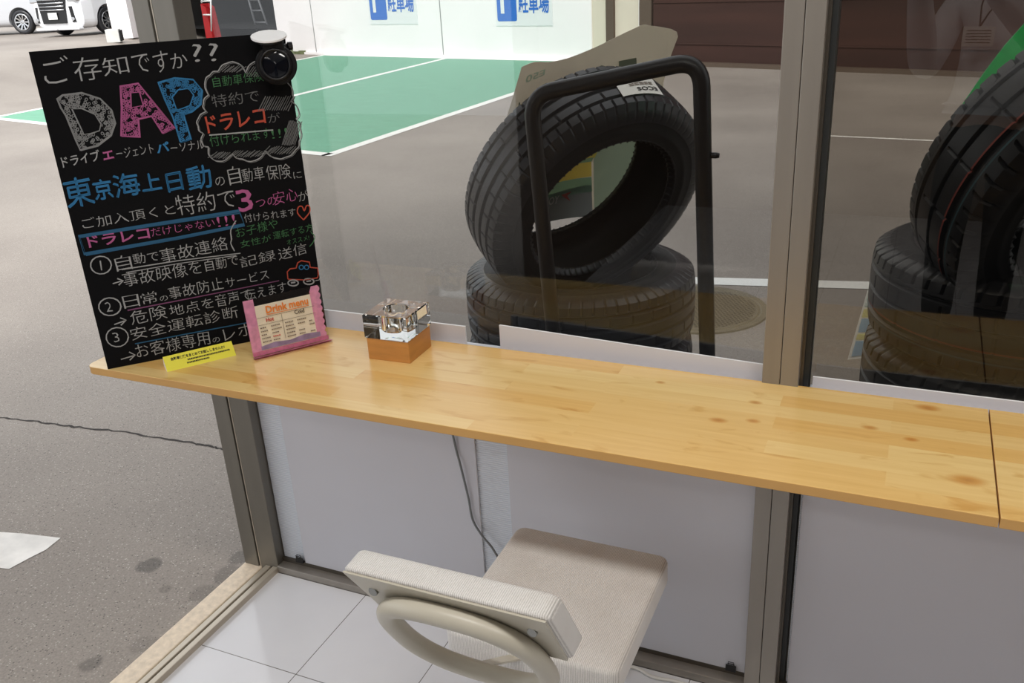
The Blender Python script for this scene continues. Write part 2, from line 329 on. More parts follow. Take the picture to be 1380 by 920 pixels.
# ------------------------------------------------------------------ geometry helpers
class MB:
    """collects shapes into one mesh; every face remembers its material"""
    def __init__(s): s.v = []; s.f = []; s.fm = []; s.sm = []; s.mats = []
    def mi(s, m):
        if m not in s.mats: s.mats.append(m)
        return s.mats.index(m)
    def add(s, vs, fs, m, smooth=False):
        o = len(s.v); s.v += [tuple(v) for v in vs]; k = s.mi(m)
        for f in fs: s.f.append([i+o for i in f]); s.fm.append(k); s.sm.append(smooth)
    def box(s, a, b, m, bev=0.0, seg=2, T=None):
        bm = bmesh.new(); bmesh.ops.create_cube(bm, size=1)
        for v in bm.verts: v.co = Vector([(a[i]+b[i])/2 + v.co[i]*(b[i]-a[i]) for i in range(3)])
        if bev: bmesh.ops.bevel(bm, geom=bm.edges[:], offset=bev, segments=seg, affect='EDGES', profile=0.5)
        if T is not None: bm.transform(T)
        s.bm(bm, m, smooth=False)
    def bm(s, bm, m, smooth=False):
        bm.verts.index_update()
        s.add([v.co for v in bm.verts], [[v.index for v in f.verts] for f in bm.faces], m, smooth); bm.free()
    def tube(s, pts, r, m, n=12, closed=False, caps=True, up=None):
        P = [Vector(p) for p in pts]; N = len(P); rs = r if isinstance(r, (list, tuple)) else [r]*N
        vs = []; fs = []; prev = None
        for i, p in enumerate(P):
            if closed: t = (P[(i+1) % N]-P[i-1])
            else: t = P[min(i+1, N-1)]-P[max(i-1, 0)]
            t.normalize()
            if prev is None:
                a = up and Vector(up) or (Vector((0, 0, 1)) if abs(t.z) < .9 else Vector((1, 0, 0)))
                u = (a - t*a.dot(t)).normalized()
            else: u = (prev - t*prev.dot(t)).normalized()
            prev = u; w = t.cross(u)
            for k in range(n):
                th = 2*math.pi*k/n; vs.append(p+(u*math.cos(th)+w*math.sin(th))*rs[i])
        L = N if closed else N-1
        for i in range(L):
            j = (i+1) % N
            for k in range(n): fs.append([i*n+k, i*n+(k+1) % n, j*n+(k+1) % n, j*n+k])
        if caps and not closed: fs.append(list(range(n))[::-1]); fs.append([(N-1)*n+k for k in range(n)])
        s.add(vs, fs, m, True)
    def lathe(s, prof, m, n=32, T=None, closed=False, smooth=True):
        vs = []; fs = []; K = len(prof)
        for k in range(n):
            th = 2*math.pi*k/n
            for (r, z) in prof:
                v = Vector((r*math.cos(th), r*math.sin(th), z)); vs.append(T @ v if T is not None else v)
        for k in range(n):
            k2 = (k+1) % n
            for i in range(K if closed else K-1):
                j = (i+1) % K; fs.append([k*K+i, k2*K+i, k2*K+j, k*K+j])
        s.add(vs, fs, m, smooth)
    def disc(s, c, nrm, r, h, m, n=24):
        c = Vector(c); nrm = Vector(nrm).normalized(); q = Vector((0, 0, 1)).rotation_difference(nrm).to_matrix().to_4x4(); q.translation = c
        s.lathe([(0.0001, -h/2), (r*.93, -h/2), (r, -h/2+min(h*.2, r*.1)), (r, h/2-min(h*.2, r*.1)), (r*.93, h/2), (0.0001, h/2)], m, n, q, smooth=False)
    def prism(s, poly, ext, m, m_side=None):
        """polygon of 3-D points extruded by the vector ext"""
        P = [Vector(p) for p in poly]; e = Vector(ext); n = len(P)
        s.add(P, [list(range(n))], m); s.add([p+e for p in P], [list(range(n))[::-1]], m)
        s.add(P+[p+e for p in P], [[i, i+n, (i+1) % n+n, (i+1) % n] for i in range(n)], m_side or m)
    def flat(s, vs, fs, m): s.add(vs, fs, m)
    def build(s, name, parent=None, loc=None, fix=True):
        me = bpy.data.meshes.new(name)
        org = Vector(loc) if loc is not None else Vector((0, 0, 0))
        me.from_pydata([tuple(Vector(v)-org) for v in s.v], [], s.f)
        for m in s.mats: me.materials.append(M[m])
        me.polygons.foreach_set('material_index', s.fm); me.polygons.foreach_set('use_smooth', s.sm)
        me.update()
        if fix:
            bm = bmesh.new(); bm.from_mesh(me); bmesh.ops.recalc_face_normals(bm, faces=bm.faces[:]); bm.to_mesh(me); bm.free()
        o = bpy.data.objects.new(name, me); COL.objects.link(o); o.location = org
        if parent is not None:
            o.parent = parent; o.location = org-Vector(parent_loc(parent))
        return o
def parent_loc(p):
    v = Vector(p.location)
    while p.parent is not None: p = p.parent; v += Vector(p.location)
    return v
def empty(name, loc):
    o = bpy.data.objects.new(name, None); COL.objects.link(o); o.location = loc; o.empty_display_size = .05
    return o
def tag(o, label=None, cat=None, group=None, kind=None):
    if label: o['label'] = label
    if cat: o['category'] = cat
    if group: o['group'] = group
    if kind: o['kind'] = kind
    return o
_text_cache = {}
def text_geo(body, bold=0.0):
    key = (body, bold)
    if key not in _text_cache:
        c = bpy.data.curves.new('t', 'FONT'); c.body = body; c.offset = bold; c.resolution_u = 2
        o = bpy.data.objects.new('t', c); COL.objects.link(o)
        dg = bpy.context.evaluated_depsgraph_get(); dg.update()
        me = bpy.data.meshes.new_from_object(o.evaluated_get(dg))
        vs = [(v.co.x, v.co.y) for v in me.vertices]; fs = [list(p.vertices) for p in me.polygons]
        bpy.data.objects.remove(o); bpy.data.curves.remove(c); bpy.data.meshes.remove(me)
        _text_cache[key] = (vs, fs)
    return _text_cache[key]
def put_text(mb, body, origin, xdir, ydir, width, height, m, bold=0.0, jitter=0.0, mirror=False):
    """lay text on a surface: its box starts at origin, spans width along xdir and height along ydir"""
    vs, fs = text_geo(body, bold)
    if not vs: return
    x0 = min(v[0] for v in vs); x1 = max(v[0] for v in vs); y0 = min(v[1] for v in vs); y1 = max(v[1] for v in vs)
    o = Vector(origin); X = Vector(xdir); Y = Vector(ydir); out = []
    for (x, y) in vs:
        u = (x-x0)/(x1-x0); v = (y-y0)/(y1-y0)
        if mirror: u = 1-u
        out.append(o+X*(u*width+(jitter*math.sin(v*5+u*9)*height if jitter else 0))+Y*((v+(jitter*math.sin(u*23) if jitter else 0))*height))
    mb.add(out, fs, m)
def arc_pts(c, a, b, r0, r1, n): return [c+a*math.cos(t)+b*math.sin(t) for t in [r0+(r1-r0)*i/n for i in range(n+1)]]
def smooth_path(pts, n=8, closed=False):
    P = [Vector(p) for p in pts]; out = []; N = len(P)
    for i in range(N if closed else N-1):
        g = lambda k: P[k % N] if closed else P[max(0, min(N-1, k))]
        p0, p1, p2, p3 = g(i-1), g(i), g(i+1), g(i+2)
        for k in range(n):
            t = k/n; out.append(.5*((2*p1)+(p2-p0)*t+(2*p0-5*p1+4*p2-p3)*t*t+(3*p1-p0-3*p2+p3)*t**3))
    if not closed: out.append(P[-1])
    return out
def round_corner(pts, rad, n=6):
    """polyline whose inner corners are replaced by quadratic bends"""
    P = [Vector(p) for p in pts]; out = [P[0]]
    for i in range(1, len(P)-1):
        a = P[i]+(P[i-1]-P[i]).normalized()*rad; b = P[i]+(P[i+1]-P[i]).normalized()*rad
        for k in range(n+1):
            t = k/n; out.append(a*(1-t)**2+P[i]*2*t*(1-t)+b*t*t)
    out.append(P[-1]); return out

# ================================================================== SETTING
H_TOP = 0.792           # counter top
GZ = -0.02              # asphalt level
def ramp(x, y):
    u = -x-0.3*y; t = max(0.0, min(1.0, (u-8.8)/3.6)); return GZ+0.56*t*t*(3-2*t)
def at_ground(x, y):
    d = ray(x, y); t = 0.5
    while t < 80:
        p = CAM+d*t
        if p.z <= ramp(p.x, p.y): break
        t += 0.02
    return CAM+d*t
g = MB()
xs = [-45, -38, -32] + [-28+.5*i for i in range(0, 50)] + [-2, 0, 2, 4, 8, 14]; ys = [-8, -5, -3, -1, 0] + [.75*i for i in range(1, 40)] + [32, 38, 48]
vs = [(x, y, ramp(x, y)) for x in xs for y in ys]; ny = len(ys)
g.add(vs, [[i*ny+j, (i+1)*ny+j, (i+1)*ny+j+1, i*ny+j+1] for i in range(len(xs)-1) for j in range(ny-1)], 'asphalt', True)
def paint(poly, m, dz=.0015): g.add([(p[0], p[1], GZ+dz) for p in poly], [list(range(len(poly)))], m)
def stripe(a, b, w, m, dz=.003):
    a = Vector((a[0], a[1], 0)); b = Vector((b[0], b[1], 0)); n = (b-a).normalized(); n = Vector((-n.y, n.x, 0))*w/2
    paint([a+n, a-n, b-n, b+n], m, dz)
tip, fc, fr = (-10.75, 7.36), (-3.72, 5.66), (-3.52, 13.9); bl = (-11.1, 16.2)
paint([tip, fc, fr, bl], 'bay_green')
stripe(tip, fc, .13, 'road_white'); stripe((fc[0], fc[1]-.06), fr, .13, 'road_white'); stripe(tip, bl, .13, 'road_white'); stripe((-7.02, 6.5), (-7.32, 15.0), .13, 'road_white')
stripe(fr, bl, .2, 'road_white', .0032)
a = at(955, 379, 2, GZ); b = at(1172, 385, 2, GZ); d = (b-a); stripe(a-d*.25, b+d*2.2, .115, 'road_white')
a = at(1110, 183, 2, GZ); b = at(1262, 190, 2, GZ); stripe(a, b, .05, 'road_worn')
paint([at(x, y, 2, GZ) for x, y in ((-70, 705), (0, 717), (30, 719), (82, 725), (62, 741), (40, 752), (12, 767), (-10, 764), (-70, 770))], 'road_worn')
ck = [at(x, y, 2, GZ) for x, y in ((-60, 558), (0, 562), (45, 567), (80, 573), (120, 577), (170, 582), (215, 590), (255, 596), (285, 602), (300, 605), (345, 611), (400, 622), (450, 628))]
ckp = []
for i in range(len(ck)-1):
    for k in range(6): ckp.append(ck[i].lerp(ck[i+1], k/6)+Vector((0, rnd.uniform(-.006, .006), 0)))
ckp.append(ck[-1])
for i in range(len(ckp)-1): stripe(ckp[i], ckp[i+1], rnd.uniform(.006, .013), 'crack', .0012)
tag(g.build('ground', fix=False), kind='structure')

# floor, walls, ceiling of the shop
f = MB(); f.box((0, -4.2, -.018), (4.6, 0.0, 0), 'tiles'); tag(f.build('floor'), kind='structure')
w = MB(); w.box((0, -4.35, 0), (4.75, -4.2, 2.7), 'room_wall'); tag(w.build('wall_back'), kind='structure')
w = MB(); w.box((4.6, -4.2, 0), (4.75, .1, 2.7), 'room_wall'); tag(w.build('wall_right'), kind='structure')
w = MB(); w.box((-.12, -4.35, GZ), (0, -2.0, 2.7), 'room_wall'); w.box((-.12, -2.0, 2.3), (0, 0, 2.7), 'room_wall'); w.box((-.12, -4.35, 2.8), (0, 0, 6.2), 'wall_cream'); tag(w.build('wall_left'), kind='structure')
w = MB(); w.box((-.12, 0.0, 2.36), (4.75, .12, 6.2), 'wall_cream'); tag(w.build('wall_front'), kind='structure')
c = MB(); c.box((-1.9, -4.35, 2.65), (-.12, .6, 2.9), 'aluminium_dark'); tag(c.build('shade_canopy'), kind='structure')  # added canopy, out of view, darkens the ground by the left opening
c = MB(); c.box((-.12, -4.35, 2.7), (4.75, 0, 2.8), 'ceiling_white'); tag(c.build('ceiling'), kind='structure')

# corner post, mullions, rails
p = MB()
p.box((-.122, .004, GZ), (-.072, .10, 2.36), 'post_metal', .0015); p.box((-.073, .010, GZ), (-.060, .10, 2.36), 'post_metal'); p.box((-.069, .0075, GZ), (-.0655, .011, 2.36), 'rail_metal'); p.box((-.062, .004, GZ), (0, .062, 2.36), 'post_metal', .002)
tag(p.build('trim_1'), 'grey anodised aluminium corner post', kind='structure')
def mullion(x, name):
    p = MB(); p.box((x, .0, .02), (x+.0335, .085, 2.3), 'aluminium', .0015); p.box((x+.0345, .0, .02), (x+.068, .085, 2.3), 'aluminium', .0015)
    p.box((x+.068, .022, .02), (x+.074, .085, 2.3), 'aluminium_dark'); p.box((x+.074, .034, .02), (x+.084, .075, 2.3), 'gasket')
    tag(p.build(name), kind='structure')
mullion(1.320, 'trim_2'); mullion(2.70, 'trim_3')
r = MB(); r.box((0, 0, 0), (4.6, .045, .022), 'aluminium', .002); r.box((0, .028, .018), (4.6, .085, .034), 'aluminium_dark'); tag(r.build('baseboard_front'), kind='structure')
r = MB(); r.box((-.12, .0, 2.3), (4.6, .09, 2.36), 'aluminium'); tag(r.build('trim_4'), kind='structure')
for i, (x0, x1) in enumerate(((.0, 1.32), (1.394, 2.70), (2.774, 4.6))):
    w = MB(); w.box((x0, .062, .03), (x1, .066, 2.3), 'pane' if i == 0 else 'pane_dimmed'); tag(w.build('window_%d' % (i+1)), kind='structure')  # panes right of the mullion darkened to dim the yard behind
t = MB()
t.box((-.125, -2.0, GZ), (-.062, .012, .001), 'sill_stone', .003); t.box((-.062, -2.0, GZ), (-.044, 0.004, -.008), 'groove')
t.box((-.044, -2.0, GZ), (-.026, 0.004, .014), 'rail_metal', .002); t.box((-.026, -2.0, GZ), (-.018, .004, .004), 'groove'); t.box((-.018, -2.0, GZ), (0, .004, .016), 'rail_metal', .002)
tag(t.build('door_1'), kind='structure')

# sheets standing between the counter and the glass
s = MB(); s.box((.003, .036, .034), (1.318, .041, .782), 'ribbed'); s.box((1.408, .036, .034), (2.69, .041, .782), 'ribbed')
tag(s.build('trim_5'), kind='structure')
def sheet(poly, y, label):
    m = MB(); m.prism([(x, y, z) for x, z in poly], (0, .005, 0), 'white_sheet', 'sheet_edge')
    return tag(m.build('privacy_sheet'), label, 'sheet', 'white sheets between counter and glass')
XL = at(394, 655, 1, .029).x
sheet([(XL, .023), (.656, .023), (.656, .825), (XL, .827)], .029, 'white plastic sheet behind the glass candle cube and chalkboard, left of the gap')
sheet([(.742, .023), (1.318, .023), (1.316, .8175), (.742, .838)], .029, 'white plastic sheet in front of the frame and tyres, between gap and mullion')
sheet([(1.412, .023), (2.69, .023), (2.69, .802), (1.412, .804)], .029, 'white plastic sheet right of the mullion, below the right tyre stack')

# ------------------------------------------------------------------ the yard beyond
WA = at(378, 72, 2, GZ); WB = at(798, 83, 2, GZ)
wd = (WB-WA); wd.z = 0; wd.normalize(); wn = Vector((wd.y, -wd.x, 0))      # wn faces the shop
def wp(x, y, off=0.0): return on_plane(x, y, WA+wn*off, wn)
def wall_box(mb, pa, pb, z0, z1, off0, off1, m):
    A = Vector((pa.x, pa.y, 0)); B = Vector((pb.x, pb.y, 0))
    q = [A+wn*off0, B+wn*off0, B+wn*off1, A+wn*off1]; mb.prism([(v.x, v.y, z0) for v in q], (0, 0, z1-z0), m)
w = MB(); wall_box(w, WA, WB, GZ, 3.6, -.25, 0, 'wall_white')
for px in (424, 596): q = wp(px, 50); wall_box(w, q-wd*.012, q+wd*.012, GZ, 3.6, -.01, .004, 'seam')
wall_box(w, WA, WB, GZ, GZ+.05, 0, .05, 'wall_white')
for px in (384, 392, 398, 404, 409): q = wp(px, 72); wall_box(w, q-wd*.1, q+wd*.1, GZ, GZ+rnd.uniform(.05, .14), 0, .06, 'moss')
tag(w.build('wall_parking'), kind='structure')
w = MB()
def upto(x): return wp(x, 60)
wall_box(w, WB, upto(819), GZ, 3.6, -.3, -.02, 'wall_cream'); wall_box(w, upto(819), upto(829), GZ, 4.2, -.3, .05, 'brown_post'); wall_box(w, upto(829), upto(861), GZ, 4.2, -.3, -.01, 'wall_cream'); wall_box(w, upto(861), upto(863), GZ, 4.2, -.3, .01, 'wall_white'); wall_box(w, upto(864), upto(880), GZ, 4.4, -.3, .06, 'brown_post')
tag(w.build('wall_gatepost'), kind='structure')
BA = at(880, 86, 2, GZ); BB = at(1380, 105, 2, GZ); bd = (BB-BA).normalized(); bn = Vector((bd.y, -bd.x, 0))
w = MB(); A = BA; B = BA+bd*16
w.prism([A, B, B-bn*.3, A-bn*.3], (0, 0, 11), 'brown_wall')
for z_ in (.32, .95, 1.4, 2.1): w.prism([A+Vector((0, 0, z_)), B+Vector((0, 0, z_)), B+bn*.015+Vector((0, 0, z_)), A+bn*.015+Vector((0, 0, z_))], (0, 0, .02), 'brown_wall')
w.prism([A+bn*.12, B+bn*.12, B, A], (0, 0, .06), 'brown_post')
tag(w.build('wall_brown'), kind='structure')
# dark garage left of the white wall
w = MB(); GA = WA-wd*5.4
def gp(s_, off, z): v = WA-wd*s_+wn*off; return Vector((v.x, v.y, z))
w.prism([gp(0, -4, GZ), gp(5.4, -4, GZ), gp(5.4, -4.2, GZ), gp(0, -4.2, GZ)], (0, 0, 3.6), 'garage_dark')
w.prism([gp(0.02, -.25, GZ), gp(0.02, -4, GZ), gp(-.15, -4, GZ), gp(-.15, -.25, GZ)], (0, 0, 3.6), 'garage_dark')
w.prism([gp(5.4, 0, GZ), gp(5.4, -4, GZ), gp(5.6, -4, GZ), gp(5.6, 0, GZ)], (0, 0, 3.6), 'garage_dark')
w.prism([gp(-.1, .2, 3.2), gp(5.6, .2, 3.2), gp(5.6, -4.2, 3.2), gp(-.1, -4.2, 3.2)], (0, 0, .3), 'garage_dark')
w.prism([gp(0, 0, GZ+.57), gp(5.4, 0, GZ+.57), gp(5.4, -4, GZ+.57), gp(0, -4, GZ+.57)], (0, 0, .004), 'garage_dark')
tag(w.build('wall_garage'), kind='structure')

# ------------------------------------------------------------------ parking signs on the white wall
def parking_sign(pl, pr, pb, label):
    o = wp(pl, pb, .012); e = wp(pr, pb+1, .012); wid = (Vector((e.x, e.y, 0))-Vector((o.x, o.y, 0))).length; hgt = wid*.78
    root = empty('parking_sign', o); tag(root, label, 'sign', 'parking signs on the white wall')
    Z = Vector((0, 0, 1))
    m = MB(); m.prism([o, o+wd*wid, o+wd*wid+Z*hgt, o+Z*hgt], -wn*.01, 'sign_white'); m.build('sign_board', root, o)
    m = MB(); q = o+wn*.003
    def rr(x0, y0, x1, y1, r, mm, off):
        pts = []
        for cx, cy, a0 in ((x1-r, y1-r, 0), (x0+r, y1-r, 90), (x0+r, y0+r, 180), (x1-r, y0+r, 270)):
            for k in range(5): th = math.radians(a0+k*22.5); pts.append(q+wd*(cx+r*math.cos(th))+Z*(cy+r*math.sin(th))+wn*off)
        m.prism(pts, -wn*.002, mm)
    rr(wid*.03, wid*.06, wid*.385, wid*.72, wid*.03, 'sign_blue', 0)
    put_text(m, 'P', q+wd*wid*.10+Z*wid*.16+wn*.003, wd, Z, wid*.22, wid*.48, 'sign_white', .02)
    put_text(m, '駐車場', q+wd*wid*.42+Z*wid*.155+wn*.002, wd, Z, wid*.53, wid*.27, 'sign_blue', .02)
    put_text(m, 'お客様', q+wd*wid*.42+Z*wid*.46+wn*.002, wd, Z, wid*.53, wid*.24, 'sign_blue', .02)
    m.build('sign_lettering', root, o)
parking_sign(499, 563.5, 33, 'blue and white parking sign on the white wall, left one above the green bay')
parking_sign(669, 745, 35, 'blue and white parking sign on the white wall, right one nearer the tyre')

# ------------------------------------------------------------------ manhole cover
mc = Vector((.66, 2.46, GZ)); m = MB()
m.lathe([(.0001, .006), (.28, .006), (.285, .003), (.292, .003), (.297, .007), (.325, .007), (.33, 0)], 'iron', 64, Matrix.Translation(mc), smooth=False)
for i in range(-14, 15):
    for j in range(-14, 15):
        x = i*.02+(.01 if j % 2 else 0); y = j*.0175
        if math.hypot(x, y) < .265: c_ = mc+Vector((x, y, .0065)); m.add([c_+Vector((.006*math.cos(k*math.pi/3), .006*math.sin(k*math.pi/3), .0015)) for k in range(6)], [list(range(6))], 'iron_dark')
tag(m.build('manhole_cover', loc=mc), 'round cast iron manhole cover in the asphalt behind the left tyre', 'manhole cover')

# ------------------------------------------------------------------ cars
def superring(x, hw, z0, z1, k=4.0, n=40):
    out = []
    for i in range(n):
        th = 2*math.pi*i/n; c_, s_ = math.cos(th), math.sin(th)
        out.append(Vector((x, hw*math.copysign(abs(c_)**(2/k), c_), (z0+z1)/2+(z1-z0)/2*math.copysign(abs(s_)**(2/k), s_))))
    return out
def make_car(name, label, loc, heading, paint_m, sc=1.0):
    root = empty(name, loc); tag(root, label, 'car'); N = 40
    # lower body: bumper, bonnet and flanks
    st = [(2.36, .55, .30, .78, 3), (2.32, .72, .22, .98, 4), (2.2, .85, .18, 1.06, 5), (1.9, .91, .18, 1.12, 6), (1.35, .925, .2, 1.18, 6), (.5, .925, .22, 1.16, 7), (-1.2, .925, .22, 1.14, 7), (-2.1, .91, .24, 1.12, 6), (-2.35, .84, .30, 1.05, 5), (-2.42, .7, .4, .95, 4)]
    bm = bmesh.new(); rings = []
    for s_ in st: rings.append([bm.verts.new(v) for v in superring(*s_, n=N)])
    for a_, b_ in zip(rings, rings[1:]):
        for k in range(N): bm.faces.new((a_[k], a_[(k+1) % N], b_[(k+1) % N], b_[k]))
    bm.faces.new(rings[0]); bm.faces.new(rings[-1][::-1]); bmesh.ops.recalc_face_normals(bm, faces=bm.faces[:])
    me = bpy.data.meshes.new('car_body'); bm.to_mesh(me); bm.free()
    tmp = bpy.data.objects.new('tmp', me); COL.objects.link(tmp)
    cut = MB()
    for sx_ in (1.42, -1.45):
        for sy in (-1, 1): cut.disc((sx_, sy*.86, .36), (0, 1, 0), .40, .5, 'car_black', 40)
    co = cut.build('cut'); md = tmp.modifiers.new('b', 'BOOLEAN'); md.object = co; md.operation = 'DIFFERENCE'; md.solver = 'EXACT'
    dg = bpy.context.evaluated_depsgraph_get(); dg.update(); me2 = bpy.data.meshes.new_from_object(tmp.evaluated_get(dg))
    bpy.data.objects.remove(tmp); bpy.data.objects.remove(co)
    me2.materials.clear(); me2.materials.append(M[paint_m])
    for p_ in me2.polygons: p_.use_smooth = False; p_.material_index = 0
    me2.name = 'body'
    bo = bpy.data.objects.new('body', me2); COL.objects.link(bo); bo.parent = root
    mb = MB()
    cs = [(1.45, .78, 1.08, 1.16, 5), (.75, .80, 1.08, 1.82, 7), (.3, .80, 1.08, 1.90, 7), (-1.6, .80, 1.08, 1.90, 7), (-2.2, .76, 1.08, 1.70, 6), (-2.35, .7, 1.08, 1.2, 5)]
    rings = [superring(*s_, n=N) for s_ in cs]; vs = [v for r_ in rings for v in r_]
    mb.add(vs, [[i*N+k, i*N+(k+1) % N, (i+1)*N+(k+1) % N, (i+1)*N+k] for i in range(len(cs)-1) for k in range(N)]+[list(range(N))], 'car_glass', True); mb.build('windows', root, fix=True).location = (0, 0, 0)
    mb = MB(); mb.box((-2.15, -.72, 1.86), (.35, .72, 1.93), paint_m, .03); mb.build('roof', root).location = (0, 0, 0)
    def part(nm, fn):
        mb_ = MB(); fn(mb_); o_ = mb_.build(nm, root); o_.location = (0, 0, 0); return o_
    def grille(b):
        b.prism([(2.385, -.50, .98), (2.385, .50, .98), (2.40, .42, .34), (2.40, -.42, .34)], (-.12, 0, 0), 'car_black')
        for k in range(4): b.tube([(2.41, -.47+.012*k, .93-.085*k), (2.43, 0, .93-.085*k), (2.41, .47-.012*k, .93-.085*k)], .017, 'chrome', 8)
    part('grille', grille)
    def plate(b):
        b.box((2.415, -.16, .44), (2.43, .16, .61), 'plate_white', .004)
        b.box((2.429, -.11, .49), (2.4315, .11, .50), 'chrome'); b.box((2.429, -.10, .52), (2.4315, .10, .57), 'concrete')
    part('licence_plate', plate)
    for sy in (-1, 1):
        part('fog_lamp', lambda b: (b.prism([(2.36, sy*.56, .75), (2.345, sy*.66, .75), (2.33, sy*.70, .36), (2.36, sy*.60, .36)], (-.1, 0, 0), 'car_black'), b.disc((2.37, sy*.645, .44), (1, sy*.1, 0), .045, .03, 'chrome', 16)))
        part('headlamp', lambda b: b.box((2.12, min(sy*.52, sy*.84), .86), (2.34, max(sy*.52, sy*.84), 1.0), 'chrome', .03))
        part('lower_lip', lambda b: b.box((2.2, min(sy*.02, sy*.78), .17), (2.37, max(sy*.02, sy*.78), .23), paint_m, .02))
        for sx_ in (1.42, -1.45):
            q = Matrix.Translation((sx_, sy*.80, .345)) @ Matrix.Rotation(math.radians(-90*sy), 4, 'X')
            def tyre_(b): b.lathe([(.235, -.1), (.33, -.1), (.345, -.07), (.345, .07), (.33, .1), (.235, .1)], 'rubber', 36, q, closed=True)
            wo_ = part('wheel', tyre_)
            b = MB(); b.lathe([(.0001, .06), (.05, .075), (.06, .06), (.07, .03)], 'chrome', 20, q)
            b.lathe([(.21, .098), (.238, .105), (.238, .0), (.20, -.05), (.20, .05)], 'chrome', 36, q)
            b.lathe([(.0001, -.02), (.21, -.02)], 'car_black', 24, q)
            for k in range(10):
                th = 2*math.pi*k/10; a_ = Vector((math.cos(th), math.sin(th), 0)); n_ = Vector((-a_.y, a_.x, 0))
                P_ = [a_*.05+n_*.018, a_*.05-n_*.018, a_*.222-n_*.022, a_*.222+n_*.022]
                b.prism([q @ (v+Vector((0, 0, .055+.03*(i > 1)))) for i, v in enumerate(P_)], (q.to_3x3() @ Vector((0, 0, .02))), 'chrome')
            o_ = b.build('rim', wo_); o_.location = (0, 0, 0)
    root.rotation_euler = (0, 0, heading); root.scale = (sc, sc, sc)
    return root
def place_car(px, py, theta, fwd, side, sc, name, label, paint_m, k):
    """the car point (fwd, side) stands on the ground under pixel px, py; theta = turn away from facing the shop"""
    g0 = at_ground(px, py); v = CAM-g0; v.z = 0; v.normalize(); left = Vector((v.y, -v.x, 0))   # viewer's left, seen from the camera
    left = -Vector((CR[0], CR[1], 0)).normalized()
    h = v*math.cos(theta)+left*math.sin(theta); h.normalize(); sd = Vector((-h.y, h.x, 0))
    o = g0-h*fwd*sc-sd*side*sc
    o.z = ramp(o.x, o.y)
    return make_car(name, label, o, math.atan2(h.y, h.x), paint_m, sc)
place_car(148, 45, math.radians(38), 1.42, .82, 1.0, 'minivan', 'white minivan with dark grille and front licence plate at the upper left edge', 'car_white', 0)
place_car(36, 46, math.radians(-80), 1.42, -.82, 1.0, 'car', 'silver white car seen side-on with alloy wheel at the far left edge', 'car_silver', 0)
# white pillar and block by the minivan
q = at_ground(166, 52); m = MB(); e = Vector((CR[0], CR[1], 0)).normalized(); e2 = Vector((-e.y, e.x, 0))
m.prism([q-e*.22, q+e*.25, q+e*.25+e2*.4, q-e*.22+e2*.4], (0, 0, 2.6), 'wall_white')
tag(m.build('trim_6'), kind='structure')
q = at_ground(157, 57); m = MB(); T = Matrix.Translation(q) @ Matrix.Rotation(math.atan2(e.y, e.x)+.2, 4, 'Z')
m.box((-.18, -.15, 0), (.12, .15, .30), 'concrete', .015, T=T); m.box((.122, -.12, .03), (.16, .12, .27), 'garage_dark', .01, T=T)
tag(m.build('concrete_block', loc=q), 'small pale concrete block on the ground by the white pillar', 'block')

# ladder and red trolley in the garage
def gpt(x, y, off): return on_plane(x, y, WA+wn*off, wn)
m = MB(); root = empty('stepladder', gpt(350, 46, -1.2)); tag(root, 'grey stepladder leaning inside the dark garage', 'ladder')
A1, A2 = gpt(327, -30, -1.2), gpt(349, 50, -1.2); B1, B2 = gpt(338, -30, -1.2), gpt(366, 50, -1.2)
for a_, b_ in ((A1, A2), (B1, B2)):
    m = MB(); m.tube([a_, b_], .03, 'ladder_gray', 8); m.build('rail', root)
for k in (.2, .37, .55, .75, .93):
    m = MB(); m.tube([A1.lerp(A2, k), B1.lerp(B2, k)], .025, 'ladder_gray', 8); m.build('rung', root)
root_l = empty('red_trolley', gpt(280, 52, .4)); tag(root_l, 'red trolley with a white wire rack in the garage beside the post', 'trolley')
m = MB(); P_ = [gpt(x, y, .4) for x, y in ((270, 5), (277, 10), (287, 52), (278, 52))]; m.prism(P_, -wn*.25, 'red_paint'); m.build('panel', root_l)
m = MB()
for P_ in (((271, 2), (284, 1)), ((284, -8), (285, 42)), ((274, 20), (284, 20)), ((271, -8), (272, 4))): m.tube([gpt(*P_[0], .45), gpt(*P_[1], .45)], .02, 'plastic_white', 8)
m.build('rack', root_l)

